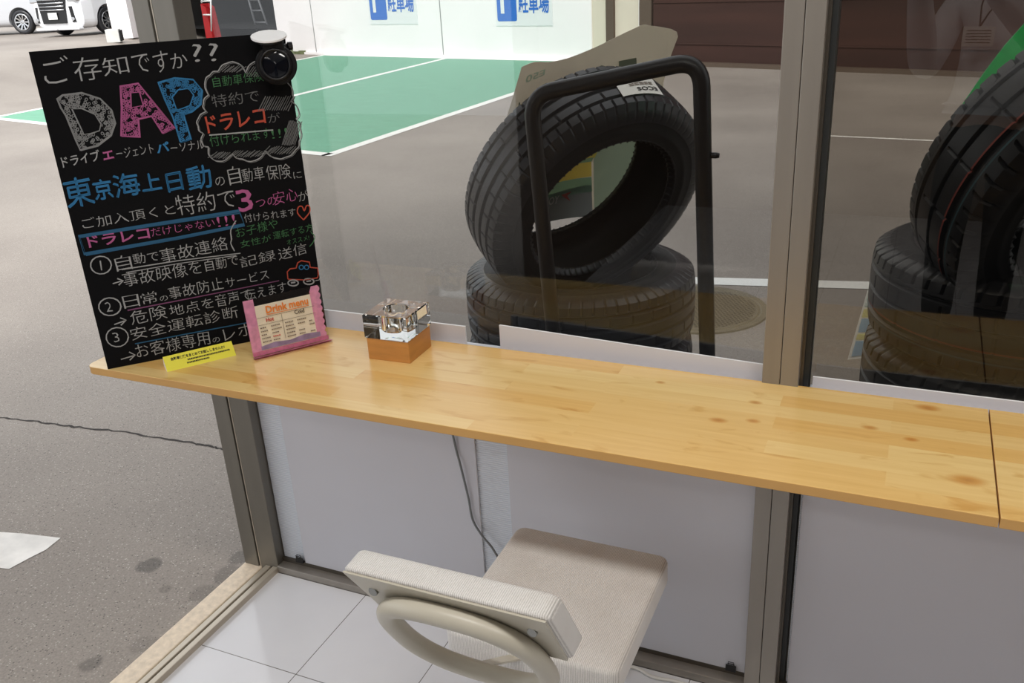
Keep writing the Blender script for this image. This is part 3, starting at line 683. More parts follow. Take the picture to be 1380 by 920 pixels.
# ================================================================== TYRES OUTSIDE THE GLASS
def tyre_mesh(name, R, w, style):
    """surface of revolution about local Z with circumferential grooves and cut lateral sipes; stripes are moulded colour lines"""
    h = w/2; k = R/.328
    gro = [-.27, -.09, .09, .27] if style == 'rib' else [-.24, -.02, .20]
    gw = .032
    prof = []
    nt_ = 44
    for i in range(nt_+1):
        t = -.80+1.6*i/nt_
        rr_ = R-.012*k*abs(t)**3.5
        tag_ = 'tread'
        for g_ in gro:
            if abs(t-g_*2) < gw*1.25: rr_ -= .007*k; tag_ = 'groove'
        prof.append((rr_, t*h, tag_, t))
    side = [(R-.022*k, .90), (R-.036*k, .965), (R-.055*k, .975), (R-.075*k, .98), (R-.078*k, .995), (R-.084*k, .995), (R-.088*k, .98), (R-.105*k, .965), (R-.108*k, .965), (R*.665, .86), (R*.645, .82), (R*.64, .76)]
    prof = [(a, -b*h, 'side', -b) for a, b in side[::-1]]+prof+[(a, b*h, 'side', b) for a, b in side]
    prof += [(R*.66, .74*h, 'in', 0), (R*.78, .86*h, 'in', 0), (R*.90, .8*h, 'in', 0), (R*.945, .5*h, 'in', 0), (R*.95, 0, 'in', 0), (R*.945, -.5*h, 'in', 0), (R*.90, -.8*h, 'in', 0), (R*.78, -.86*h, 'in', 0), (R*.66, -.74*h, 'in', 0)]
    K = len(prof); nb = 54 if style == 'block' else 66; sub = 8; N = nb*sub
    mb = MB(); vs = []
    for a in range(N):
        for (r_, z, tg, t) in prof:
            th = 2*math.pi*a/N; q = a % sub; b = a//sub; rr_ = r_
            if tg == 'tread' or (tg == 'side' and abs(t) < .97):
                at_ = abs(t); cut = False
                skew = 0
                if at_ > .60: cut = q == 0
                elif style == 'rib' and .24 < at_ < .50: cut = q == (3 if t > 0 else 6) and b % 2 == 0
                elif style == 'block' and .0 < at_ < .40: cut = (q == 3 and b % 3 == 0)
                if cut: rr_ -= ((.0075 if style == 'block' else .0045) if at_ > .60 else .0045)*k
                if at_ > .60: th += (t-.6)*.05*(1 if style == 'block' else .4)
            vs.append((rr_*math.cos(th), rr_*math.sin(th), z))
    for i in range(K):
        j = (i+1) % K; tg, t = prof[i][2], prof[i][3]; tn = prof[j][3]
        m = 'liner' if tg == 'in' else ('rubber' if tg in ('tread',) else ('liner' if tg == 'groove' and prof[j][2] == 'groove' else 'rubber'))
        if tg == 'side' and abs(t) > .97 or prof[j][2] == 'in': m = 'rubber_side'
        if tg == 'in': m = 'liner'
        if style == 'block' and tg == 'tread':
            if .27 <= t < .31: m = 'stripe_red'
            if .50 <= t < .53: m = 'stripe_teal'
        mb.add([], [], m)
        fs = [[a*K+i, ((a+1) % N)*K+i, ((a+1) % N)*K+j, a*K+j] for a in range(N)]
        kk = mb.mi(m)
        for f_ in fs: mb.f.append(f_); mb.fm.append(kk); mb.sm.append(tg in ('side', 'in'))
    mb.v = vs
    o = mb.build(name)
    return o
def axis_rot(n):
    return Vector((0, 0, 1)).rotation_difference(Vector(n).normalized())
def place_tyre(o, c, n=None, spin=0.0):
    o.rotation_mode = 'QUATERNION'; o.location = c
    o.rotation_quaternion = (axis_rot(n) if n is not None else Vector((0, 0, 1)).rotation_difference(Vector((0, 0, 1)))) @ Matrix.Rotation(spin, 3, 'Z').to_quaternion()
RL, WL = .328, .201
FL = Vector((.702, .661, 0))
tl = tyre_mesh('tyre', RL, WL, 'rib')
zz = [GZ+WL*(i+.5) for i in range(4)]
labs = ['lowest flat black tyre of the left stack, on the asphalt', 'second flat tyre from the ground in the left stack', 'third flat tyre from the ground in the left stack, under the top flat one', 'topmost flat tyre of the left stack, with the leaning tyre set in it']
for i in range(4):
    o = tl if i == 0 else tl.copy()
    if i: COL.objects.link(o)
    place_tyre(o, FL+Vector((rnd.uniform(-.006, .006) if i < 3 else 0, rnd.uniform(-.006, .006) if i < 3 else 0, zz[i])), spin=rnd.uniform(0, 6)); tag(o, labs[i], 'tyre', 'tyres of the left stack')
AZ, EL = .931, -.471
NL = Vector((math.sin(AZ)*math.cos(EL), -math.cos(AZ)*math.cos(EL), math.sin(EL)))
CL = Vector((.744, .613, 1.007))
up_l = tl.copy(); COL.objects.link(up_l); place_tyre(up_l, CL, NL); tag(up_l, 'black tyre leaning upright on the left stack with a price sticker on its tread', 'tyre', 'leaning tyres on top of the stacks')
# price sticker on its tread
def on_cyl(x, y, c, n, r):
    """where the sight line of a photo pixel meets the tyre's tread cylinder"""
    d = ray(x, y).normalized(); m_ = CAM-c; n = n.normalized()
    dp = d-n*d.dot(n); mp_ = m_-n*m_.dot(n); A = dp.dot(dp); B = 2*dp.dot(mp_); C_ = mp_.dot(mp_)-r*r
    disc = B*B-4*A*C_
    if disc < 0: t = -B/(2*A)
    else: t = (-B-math.sqrt(disc))/(2*A)
    return CAM+d*t
def patch(quad, c, n, r, mb, m, nu=10, nv=6, txt=()):
    """a paper bent round the tread; quad = photo pixels of its corners (TL, TR, BR, BL)"""
    P = [on_cyl(x, y, c, n, r) for x, y in quad]
    def cyl(u, v):
        p = (P[0]*(1-u)+P[1]*u)*(1-v)+(P[3]*(1-u)+P[2]*u)*v
        a = c+n*((p-c).dot(n)); e_ = (p-a); return a+e_.normalized()*r
    vs = [cyl(i/nu, j/nv) for j in range(nv+1) for i in range(nu+1)]
    mb.add(vs, [[j*(nu+1)+i, j*(nu+1)+i+1, (j+1)*(nu+1)+i+1, (j+1)*(nu+1)+i] for j in range(nv) for i in range(nu)], m)
    for (body, u0, v0, u1, v1, mm) in txt:
        tv, tf = text_geo(body, .02); x0 = min(a[0] for a in tv); x1 = max(a[0] for a in tv); y0 = min(a[1] for a in tv); y1 = max(a[1] for a in tv)
        out = []
        for (x, y) in tv:
            p = cyl(u0+(u1-u0)*(x-x0)/(x1-x0), v0+(v1-v0)*(y-y0)/(y1-y0)); a = c+n*((p-c).dot(n)); out.append(p+(p-a).normalized()*.0012)
        mb.add(out, tf, mm)
m = MB()
patch([(829, 113), (877, 104), (894, 128), (840, 130)], CL, NL, RL+.002, m, 'paper_white', txt=(('ECOS', .90, .62, .38, .84, 'ink'), ('=====', .85, .35, .25, .5, 'print_gray'), ('===', .6, .1, .35, .22, 'print_gray')))
o = m.build('price_sticker', loc=CL); o.parent = up_l; o.matrix_parent_inverse = Matrix.Identity(4)
o.location = up_l.rotation_quaternion.inverted() @ Vector((0, 0, 0)); o.rotation_mode = 'QUATERNION'; o.rotation_quaternion = up_l.rotation_quaternion.inverted()

RB, WB_ = .340, .232
FR = Vector((1.815, .69, 0))
tr = tyre_mesh('tyre', RB, WB_, 'block')
labs = ['lowest flat tyre of the right stack, on the asphalt', 'second flat tyre from the ground in the right stack', 'third flat tyre from the ground in the right stack, with thin red tread line', 'topmost flat tyre of the right stack, just under the leaning one']
for i in range(4):
    o = tr if i == 0 else tr.copy()
    if i: COL.objects.link(o)
    place_tyre(o, FR+Vector((0, 0, GZ+WB_*(i+.5))), n=(0, 0, -1), spin=rnd.uniform(0, 6)); tag(o, labs[i], 'tyre', 'tyres of the right stack')
AZ2, EL2 = .62, -.42
NR = Vector((math.sin(AZ2)*math.cos(EL2), -math.cos(AZ2)*math.cos(EL2), math.sin(EL2)))
CRT = Vector((1.880, .56, 1.098))
up_r = tr.copy(); COL.objects.link(up_r); place_tyre(up_r, CRT, NR); tag(up_r, 'black tyre leaning on the right stack, cut off by the right edge', 'tyre', 'leaning tyres on top of the stacks')

# ------------------------------------------------------------------ cards behind the tyres
def bent_card(name, label, p0, n, outline, m_, bend, prints=(), thick=.0012, hole=None):
    """card cut to an outline given in photo pixels, standing in the plane p0, n and gently bent"""
    P = [on_plane(x, y, p0, n) for x, y in outline]
    mb = MB(); bm = bmesh.new()
    f_ = bm.faces.new([bm.verts.new(p) for p in P])
    bmesh.ops.triangulate(bm, faces=[f_]); bmesh.ops.subdivide_edges(bm, edges=bm.edges[:], cuts=3, use_grid_fill=True); bmesh.ops.recalc_face_normals(bm, faces=bm.faces[:])
    for v in bm.verts: v.co += n*bend(v.co)
    r_ = bmesh.ops.solidify(bm, geom=bm.faces[:], thickness=thick)
    mb.bm(bm, m_)
    o_ = mb.build(name); tag(o_, label, 'card')
    if prints:
        q = MB()
        for (kind, *a) in prints:
            if kind == 'poly':
                pts, mm, off = a; vs = []
                bm2 = bmesh.new(); fc_ = bm2.faces.new([bm2.verts.new(on_plane(x, y, p0, n)) for x, y in pts]); bmesh.ops.triangulate(bm2, faces=[fc_]); bmesh.ops.subdivide_edges(bm2, edges=bm2.edges[:], cuts=2, use_grid_fill=True)
                for v in bm2.verts: v.co += n*(bend(v.co)+off+.002)
                q.bm(bm2, mm)
            else:
                body, quad, mm, off, mir = a
                tv, tf = text_geo(body, .02); x0 = min(b[0] for b in tv); x1 = max(b[0] for b in tv); y0 = min(b[1] for b in tv); y1 = max(b[1] for b in tv)
                Q = [on_plane(x, y, p0, n) for x, y in quad]; out = []
                for (x, y) in tv:
                    u = (x-x0)/(x1-x0); v = (y-y0)/(y1-y0); u = 1-u if mir else u
                    p = (Q[3]*(1-u)+Q[2]*u)*(1-v)+(Q[0]*(1-u)+Q[1]*u)*v; out.append(p+n*(bend(p)+off+.002))
                q.add(out, tf, mm)
        po = q.build('printing', o_)
    return o_
def soft(pts, n=5): return [(v.x, v.y) for v in smooth_path([(x, y, 0) for x, y in pts], n)]
n1 = NL.copy(); p1 = CL-NL*(WL/2+.055)
up_d = Vector((0, 0, 1)); e1 = n1.cross(up_d).normalized()
def bend1(p):
    t = (p-p1).dot(e1); return .035*math.sin(t*7.0)
top = soft([(694, 80), (712, 74), (735, 76), (765, 74), (805, 66), (835, 57), (860, 48), (877, 42), (886, 43.5), (900, 45), (914, 47)], 3)
out1 = top+[(920, 50), (921, 56), (909, 88), (901, 118)]+[(900, 150), (885, 180)]+soft([(868, 207), (857, 242), (841, 278), (821, 300), (808, 303)], 3)+[(798, 292), (765, 300), (735, 300), (715, 298), (690, 240), (668, 168), (676, 142)]
prints = [('text', 'ECOS', [(716, 105), (866, 85), (868, 142), (712, 162)], 'card_olive', .0015, True),
          ('text', 'ES31', [(690, 127), (710, 125), (709, 138), (688, 141)], 'card_darkgreen', .0015, True),
          ('text', 'E50', [(700, 91), (727, 84), (726, 92), (698, 102)], 'card_teal', .0015, True),
          ('poly', [(735, 262), (804, 256), (806, 300), (735, 300)], 'card_gray', .0012),
          ('poly', [(730, 246), (804, 246), (805, 266), (730, 270)], 'card_green', .0016),
          ('poly', [(735, 225), (803, 224), (804, 245), (735, 247)], 'card_yellow', .002), ('poly', [(760, 190), (812, 190), (811, 214), (808, 220), (745, 222)], 'card_yellow', .002),
          ('poly', [(735, 221), (806, 219), (804, 224.5), (735, 226)], 'card_green', .0024),
          ('poly', [(806, 186), (870, 186), (857, 242), (841, 278), (821, 300), (808, 303)], 'card_teal', .0010),
          ('text', 'YOKOHAMA', [(690, 265), (756, 265), (754, 276), (688, 278)], 'paper_white', .003, True),
          ('poly', [(758, 265), (774, 263), (768, 268), (773, 276), (764, 270)], 'print_red', .003)]
bent_card('display_card', 'cream wavy display card standing behind the leaning left tyre', p1, n1, out1, 'card_back', bend1, prints)
n2 = NR.copy(); p2 = CRT-NR*(WB_/2+.05); e2v = n2.cross(up_d).normalized()
bent_card('display_card', 'bright green display card rising behind the right leaning tyre', p2, n2, [(1250, 200), (1270, 163), (1294, 127), (1320, 89), (1346, 55), (1376, 22), (1410, -12), (1460, 60), (1420, 160), (1330, 240), (1285, 240)], 'green_bright', lambda p: .02*math.sin((p-p2).dot(e2v)*6))
p3 = Vector((1.50, 1.02, .3)); n3 = Vector((.10, -.62, .78)).normalized()
bent_card('leaflet_card', 'pale blue and yellow leaflet leaning beside the right tyre stack', p3, n3, [(1169, 391), (1215, 391), (1200, 478), (1142, 485)], 'paper_white', lambda p: 0.0,
          [('poly', [(1171, 394), (1215, 394), (1211, 414), (1165, 414)], 'card_teal', .0015), ('poly', [(1164, 417), (1211, 417), (1208, 428), (1161, 428)], 'leaf_yellow', .0015), ('poly', [(1161, 430), (1208, 430), (1205, 448), (1156, 448)], 'leaf_blue', .0015), ('poly', [(1156, 450), (1205, 450), (1203, 458), (1153, 458)], 'leaf_yellow', .0015), ('poly', [(1153, 460), (1202, 460), (1199, 475), (1147, 481)], 'leaf_blue', .0015),
           ('text', 'ST', [(1167, 406), (1176, 405), (1175, 412), (1165, 413)], 'paper_white', .003, False)])

# ------------------------------------------------------------------ black tube stand between the glass and the left tyre
YS = .235
a0 = at(715, 128, 1, YS); a1 = at(741, 400, 1, YS); b0 = at(945, 80, 1, YS); b1 = at(953, 470, 1, YS)
def ext(p, q): t = (GZ-p.z)/(q.z-p.z); return p+(q-p)*t
root = empty('tube_stand', (.97, YS, GZ)); tag(root, 'black bent-tube stand on the asphalt in front of the left tyre', 'stand')
m = MB(); m.tube(round_corner([ext(a0, a1), a0, b0, ext(b0, b1)], .055, 8), .018, 'black_paint', 16); m.build('frame', root)
kn = at(950, 209, 1, YS); m = MB(); m.tube([kn, kn+Vector((.024, 0, 0)), kn+Vector((.030, 0, 0))], [.0065, .0065, .005], 'plastic_black', 12); m.build('knob', root)

# ================================================================== COUNTER
def worktop(x0, x1, name, label, round_left=False):
    m = MB()
    bm = bmesh.new(); bmesh.ops.create_cube(bm, size=1)
    for v in bm.verts: v.co = Vector((x0+(x1-x0)*(v.co.x+.5), -.356+(.364)*(v.co.y+.5), H_TOP-.018+.018*(v.co.z+.5)))
    if round_left:
        ed = [e for e in bm.edges if all(abs(v.co.x-x0) < 1e-6 and v.co.y < -.3 for v in e.verts)]
        bmesh.ops.bevel(bm, geom=ed, offset=.022, segments=6, affect='EDGES', profile=.5)
    ed = [e for e in bm.edges if all(v.co.z > H_TOP-.001 for v in e.verts) or all(v.co.z < H_TOP-.0179 for v in e.verts)]
    bmesh.ops.bevel(bm, geom=ed, offset=.0015, segments=2, affect='EDGES', profile=.5)
    bm.normal_update()
    vs = [v.co.copy() for v in bm.verts]; bm.verts.index_update()
    for f_ in bm.faces: m.add([], [], 'birch')
    m.v = [tuple(v) for v in vs]; m.mi('birch'); m.mi('birch_edge')
    for f_ in bm.faces: m.f.append([v.index for v in f_.verts]); m.fm.append(0 if f_.normal.z > .5 else 1); m.sm.append(False)
    bm.free()
    o_ = m.build(name); tag(o_, label, 'counter', 'birch counter boards along the window'); return o_
worktop(-.115, 1.7165, 'counter_board', 'long birch counter board along the window, carrying the chalkboard and cube', True)
worktop(1.7185, 3.3, 'counter_board', 'short birch counter end beyond the seam at the right edge')

# ------------------------------------------------------------------ chalkboard
B0 = Vector((-.046, -.354, H_TOP)); yaw = .823; BW, BH = .493, .676
bx = Vector((math.cos(yaw), math.sin(yaw), 0)); bn_ = Vector((math.sin(yaw), -math.cos(yaw), 0)); bz = Vector((0, 0, 1))   # bn_ faces the room
root = empty('chalkboard', B0+bx*BW/2); tag(root, 'large black chalkboard with handwritten coloured notes standing at the counter end', 'chalkboard')
m = MB(); m.prism([B0, B0+bx*BW, B0+bx*BW+bz*BH, B0+bz*BH], -bn_*.006, 'board_black'); m.build('board_panel', root, root.location)
m = MB(); q = B0+bx*BW*.5-bn_*.006
m.prism([q-bx*.03+bz*.30, q+bx*.03+bz*.30, q+bx*.05-bn_*.10, q-bx*.05-bn_*.10], -bn_*.004, 'board_black'); m.build('back_prop', root, root.location)
ch = MB()
def bp(x, y, off=.0006): return on_plane(x, y, B0, bn_)+bn_*off
def line(body, x0, y0, x1, y1, h, c, bold=.0, jit=.02):
    """handwriting from baseline start to baseline end, h pixels tall"""
    if y0 > 296: h *= .76
    a_ = bp(x0, y0); b_ = bp(x1, y1); X = b_-a_; up_ = (bp(x0, y0-h)-a_).length
    put_text(ch, body, a_, X.normalized(), bz, X.length, up_, 'chalk_'+c, bold if bold else -.009, jit)
def stroke(pts, wpx, c, closed=False, sm=0, off=.0007):
    P = [bp(x, y, off) for x, y in pts]
    if sm: P = smooth_path(P, sm, closed)
    if closed: P.append(P[0].copy())
    wd_ = wpx*.00150/2; n_ = len(P); vs = []
    for i, p in enumerate(P):
        t = (P[min(i+1, n_-1)]-P[max(i-1, 0)]);
        if closed and i in (0, n_-1): t = P[1]-P[-2]
        t.normalize(); s_ = bn_.cross(t); k = rnd.uniform(.8, 1.15); vs += [p+s_*wd_*k, p-s_*wd_*k]
    ch.add(vs, [[2*i, 2*i+1, 2*i+3, 2*i+2] for i in range(n_-1)], 'chalk_'+c)
def inside(pt, poly):
    r_ = False; n_ = len(poly)
    for i in range(n_):
        (xa, ya), (xb, yb) = poly[i], poly[(i+1) % n_]
        if (ya > pt[1]) != (yb > pt[1]) and pt[0] < (xb-xa)*(pt[1]-ya)/(yb-ya)+xa: r_ = not r_
    return r_
def scribble(outer, inner, c, n_, r0=2.6):
    x0 = min(p[0] for p in outer); x1 = max(p[0] for p in outer); y0 = min(p[1] for p in outer); y1 = max(p[1] for p in outer); k = 0
    while k < n_:
        x, y = rnd.uniform(x0, x1), rnd.uniform(y0, y1)
        if not inside((x, y), outer) or (inner and inside((x, y), inner)): continue
        k += 1; a_ = rnd.uniform(0, 6.28); P = []
        for i in range(7):
            t = a_+i*1.15; rr_ = r0*(.45+.09*i); P.append((x+rr_*math.cos(t), y+rr_*math.sin(t)))
        P = [p for p in P if inside(p, outer) and not (inner and inside(p, inner))]
        if len(P) > 2: stroke(P, .85, c, sm=2)
for ch_, x0, y0, x1, y1, h in (('ご', 62, 115, 98, 108, 34), ('存', 103, 110, 139, 106, 31), ('知', 141, 103, 175, 98, 24), ('で', 181, 98, 204, 96, 24), ('す', 210, 99, 230, 95, 28), ('か', 232, 93, 254, 90, 20), ('?', 262, 84, 275, 82, 24), ('?', 284, 83, 297, 81, 24)):
    line(ch_, x0, y0, x1, y1, h, 'white', .0, 0)
D_o = [(77, 133), (84, 128), (110, 125), (135, 133), (150, 148), (155, 165), (149, 182), (131, 196), (108, 202), (102, 188), (89, 156), (82, 145)]; D_i = [(97, 147), (110, 146), (128, 154), (136, 167), (134, 176), (122, 180), (113, 181)]
A_o = [(162, 116), (186, 112), (210, 142), (235, 172), (219, 179), (204, 156), (186, 160), (188, 184), (163, 183), (164, 145)]; A_i = [(176, 125), (188, 124), (193, 142), (177, 145)]
P_o = [(213, 111), (235, 105), (260, 107), (272, 121), (270, 140), (258, 150), (247, 154), (257, 187), (243, 191), (233, 158), (222, 134)]; P_i = [(232, 131), (240, 121), (254, 119), (261, 128), (256, 142), (246, 146), (238, 148)]
for o_, i_, c_ in ((D_o, D_i, 'mid'), (A_o, A_i, 'pink'), (P_o, P_i, 'blue')):
    stroke(o_, 2.2, c_, True); stroke(i_, 1.8, c_, True); stroke([(x+1.2, y+1.0) for x, y in o_], 1.0, c_, True); scribble(o_, i_, c_, 190)
line('ドライブ', 85, 226, 136, 216, 15, 'white', .01); line('エ', 140, 216, 154, 213, 11, 'pink', .03); line('ージェント', 158, 214, 208, 206, 13, 'white'); line('パ', 212, 207, 229, 203, 13, 'blue', .03); line('ーソナル', 231, 206, 276, 200, 12, 'white')
for ch_, x0, y0, x1, y1, h in (('東', 92, 281, 128, 274, 38), ('京', 129, 270, 153, 266, 26), ('海', 156, 267, 190, 261, 30), ('上', 192, 258, 218, 254, 22), ('日', 227, 259, 247, 255, 24), ('動', 255, 257, 286, 251, 30)):
    for dx_, dy_ in ((0, 0), (1.2, .5), (.5, -1.1)): line(ch_, x0+dx_, y0+dy_, x1+dx_, y1+dy_, h, 'blue', -.010, 0)
line('の', 291, 251, 304, 249, 12, 'white'); line('自', 310, 250, 326, 247, 25, 'white'); line('動車', 328, 246, 357, 241, 18, 'white'); line('保険', 360, 243, 393, 240, 20, 'white'); line('に', 396, 241, 407, 239, 9, 'white')
line('ご加入頂くと', 112, 309, 237, 288, 19, 'white'); line('特約で', 240, 291, 319, 279, 27, 'white')
line('3', 322, 286, 343, 283, 30, 'pink', .01); line('つの', 346, 280, 373, 275, 11, 'pink'); line('安心', 370, 277, 402, 269, 18, 'pink'); line('が', 403, 272, 416, 268, 13, 'white')
stroke([(106, 318), (200, 303), (322, 284), (329, 302), (240, 320), (113, 342)], 4, 'navy', True); stroke([(108, 320), (202, 305), (324, 287), (330, 304), (240, 322), (116, 344)], 1.6, 'navy', True)
line('ドラレコ', 120, 334, 203, 321, 21, 'pink', .02); line('だけじゃない', 205, 319, 290, 305, 15, 'pink'); line('!!!', 294, 306, 318, 302, 18, 'pink')
line('付けられます', 330, 300, 399, 291, 15, 'white')
stroke([(409, 296), (401, 287), (402, 279), (407, 278), (410, 284), (413, 277), (417, 278), (417, 286), (409, 296)], 1.8, 'red', sm=3)
stroke([(318, 297), (311, 310), (312, 322), (311, 328), (316, 338)], 1.6, 'white', sm=3)
line('お子様や', 319, 321, 375, 307, 18, 'green'); line('女性が', 325, 334, 366, 325, 13, 'green'); line('運転する方', 369, 323, 422, 311, 14, 'green'); line('オススメ!', 387, 330, 417, 323, 9, 'green')
stroke([(419, 313), (424, 318), (422, 326), (417, 332)], 1.4, 'green', sm=3)
def circled(n_, cx, cy, rx, ry):
    stroke([(cx+rx*math.cos(t*.42), cy+ry*math.sin(t*.42)) for t in range(15)], 1.8, 'white', True); (stroke([(cx-1, cy-6), (cx+1, cy+7)], 1.8, 'white') if n_ == '1' else line(n_, cx-4, cy+7, cx+4, cy+6, 17, 'white'))
circled('1', 136, 357, 14, 12); circled('2', 148, 413, 15, 12); circled('3', 158, 454, 15, 13)
line('自', 158, 366, 179, 362, 27, 'white'); line('動で', 181, 356, 215, 351, 18, 'white'); line('事故連絡', 218, 355, 308, 336, 25, 'white')
stroke([(164, 363), (240, 351), (324, 341)], 1.6, 'white'); stroke([(170, 367), (240, 355), (318, 344)], 1.2, 'white')
stroke([(152, 382), (165, 378)], 1.8, 'white'); stroke([(158, 375), (166, 378), (160, 384)], 1.8, 'white')
line('事故映像を', 168, 387, 273, 368, 25, 'white'); line('自動で', 278, 366, 322, 357, 20, 'white'); line('記録', 325, 361, 372, 350, 19, 'white'); line('送信', 376, 351, 414, 341, 20, 'white')
line('日', 168, 416, 189, 412, 22, 'white'); line('常', 192, 411, 213, 406, 20, 'white'); line('の', 216, 406, 227, 404, 9, 'white'); line('事故防止', 229, 404, 302, 389, 22, 'white'); line('サービス', 305, 388, 363, 375, 17, 'white')
stroke([(172, 418), (260, 401), (376, 378)], 1.8, 'purple')
stroke([(154, 437), (168, 432)], 1.8, 'white'); stroke([(162, 428), (170, 431), (163, 438)], 1.8, 'white')
line('危険', 178, 438, 226, 428, 24, 'white'); line('地点を', 230, 426, 289, 414, 19, 'white'); line('音声で', 292, 414, 340, 404, 22, 'white'); line('伝えます', 333, 405, 387, 393, 19, 'white')
line('安全運転診断', 178, 459, 322, 427, 22, 'white'); stroke([(182, 463), (250, 450), (336, 434)], 1.8, 'navy')
stroke([(163, 484), (180, 479)], 1.8, 'white'); stroke([(174, 474), (182, 478), (175, 485)], 1.8, 'white')
line('お客様専用', 185, 483, 284, 463, 25, 'white'); line('の', 287, 462, 297, 460, 9, 'white'); line('レポ', 303, 460, 342, 449, 24, 'white')
# cloud bubble with shading
cl = [(294, 96), (306, 85), (322, 86), (331, 98), (338, 86), (350, 84), (372, 100), (388, 112), (394, 128), (392, 136), (402, 150), (399, 160), (404, 172), (403, 190), (398, 202), (384, 212), (368, 212), (357, 203), (344, 216), (326, 214), (313, 207), (300, 217), (284, 212), (281, 198), (272, 192), (274, 180), (267, 170), (268, 158), (278, 150), (274, 140), (281, 128), (276, 112), (283, 101)]
def scallop(P, wpx, c, amp):
    n_ = len(P); cx = sum(p[0] for p in P)/n_; cy = sum(p[1] for p in P)/n_
    for i in range(n_):
        a_, b_ = P[i], P[(i+1) % n_]; mx_, my_ = (a_[0]+b_[0])/2, (a_[1]+b_[1])/2; d_ = math.hypot(mx_-cx, my_-cy)
        stroke([a_, (mx_+(mx_-cx)/d_*amp, my_+(my_-cy)/d_*amp), b_], wpx, c, sm=4)
scallop(cl, 1.6, 'white', 2.5); scallop([(x+1.6, y+1.4) for x, y in cl], 1.0, 'gray', 2.2)
for (x0, y0, x1, y1, n_) in ((300, 87, 326, 98, 9), (336, 88, 352, 104, 6), (284, 204, 310, 214, 10), (312, 202, 354, 212, 14), (358, 196, 396, 208, 13), (352, 128, 392, 150, 14), (384, 162, 401, 196, 11)):
    for k in range(n_):
        t = k/max(1, n_-1); x = x0+(x1-x0)*t; stroke([(x-4, y1-rnd.uniform(0, 2)), (x+6, y0+rnd.uniform(0, 3))], 1.1, 'gray')
line('自動車保険', 288, 118, 356, 109, 14, 'green'); line('特約で', 287, 145, 350, 137, 17, 'gray'); line('ドラレコ', 280, 180, 359, 166, 23, 'red', .015); line('が', 362, 166, 378, 163, 12, 'gray')
stroke([(282, 182), (320, 179), (368, 175)], 1.8, 'white'); line('付けられます', 284, 198, 365, 186, 15, 'green'); line('!!!', 367, 187, 388, 184, 12, 'green')
# doodled car
stroke([(388, 376), (387, 366), (391, 362), (399, 361), (401, 354), (406, 351), (417, 353), (418, 360), (428, 361), (429, 369), (428, 374), (410, 377), (388, 376)], 1.8, 'red')
for cx, cy in ((395, 381), (416, 379)):
    stroke([(cx+7*math.cos(t*.45), cy+4*math.sin(t*.45)) for t in range(14)], 2.2, 'white', True); stroke([(cx-3, cy), (cx+3, cy-1)], 2.5, 'white')
for cx in (406, 413): stroke([(cx+3*math.cos(t*.7), 360+3*math.sin(t*.7)) for t in range(9)], 1.4, 'blue', True)
stroke([(425, 378), (430, 377), (432, 372)], 1.2, 'white')
tag(ch.build('chalk_writing', root, root.location, fix=False), 'chalk writing and drawings in white, pink, blue, green and red')

def bpo(x, y, off): return on_plane(x, y, B0+bn_*off, bn_)
# ------------------------------------------------------------------ dashboard camera clipped to the board
dc = bp(375, 84, .0); dc0 = dc.copy()
root = empty('dash_camera', dc0+bn_*.03); tag(root, 'black round dash camera with white disc mount clipped over the chalkboard top corner', 'camera'); RL0 = root.location
rt = Vector((bx.x, bx.y, 0))
lens_dir = (CAM-dc0).normalized()
hc = bpo(369.5, 87, .045)
m = MB(); m.disc(hc-lens_dir*.006, lens_dir, .0385, .03, 'plastic_black', 40); m.disc(hc+rt*.006-bz*.001-lens_dir*.004, lens_dir, .041, .02, 'plastic_black', 40); m.build('camera_body', root, RL0)
m = MB()
q = Vector((0, 0, 1)).rotation_difference(lens_dir).to_matrix().to_4x4(); q.translation = hc+rt*.003+lens_dir*.010
m.lathe([(.031, 0), (.033, .006), (.030, .009), (.027, .007), (.0265, .004)], 'plastic_black', 40, q); m.lathe([(.0265, .004), (.02, .006), (.0001, .0085)], 'lens_black', 40, q); m.build('lens', root, RL0)
nk = bpo(366, 64, .040)
m = MB(); T = Matrix.Translation(nk) @ Matrix.Rotation(yaw, 4, 'Z'); m.box((-.020, -.018, -.018), (.024, .014, .014), 'plastic_black', .004, T=T); m.tube([nk+rt*.0+bz*.0, nk+rt*.040], .0055, 'plastic_black', 12); m.disc(nk+rt*.038, rt, .0085, .010, 'plastic_black', 18); m.build('hinge', root, RL0)
md_ = bpo(362, 49, .042); mnv = (bz*.965+Vector((lens_dir.x, lens_dir.y, 0)).normalized()*.25).normalized(); m = MB(); m.disc(md_, mnv, .0365, .006, 'plastic_white', 40); m.disc(md_-mnv*.006, mnv, .030, .006, 'plastic_black', 32)
m.build('mount_disc', root, RL0)['label'] = 'white round adhesive mount'

# ------------------------------------------------------------------ drink menu in an acrylic stand
mw, mh = .177, .132; my = .946; lean = .084
m0 = Vector((.243, -.208, H_TOP)); mxd = Vector((math.cos(my), math.sin(my), 0)); mback = Vector((-mxd.y, mxd.x, 0))
mup = Vector((0, 0, 1))*math.cos(lean)+mback*math.sin(lean); mfr = mxd.cross(mup)
m0 = m0+bz*.004
root = empty('drink_menu', m0+mxd*mw/2-bz*.004); tag(root, 'small drink menu card with pink border in a clear acrylic stand', 'menu'); RL0 = root.location
m = MB(); m.prism([m0, m0+mxd*mw, m0+mxd*mw+mup*mh, m0+mup*mh], mfr*.003, 'acrylic'); m.prism([m0-bz*.004-mfr*.010, m0-bz*.004+mxd*mw-mfr*.010, m0-bz*.004+mxd*mw+mfr*.026, m0-bz*.004+mfr*.026], (0, 0, .003), 'acrylic'); m.build('acrylic_holder', root, RL0)
def mp_(u, v, off=.0): return m0+mxd*mw*u+mup*mh*v-mfr*(.0022-off)
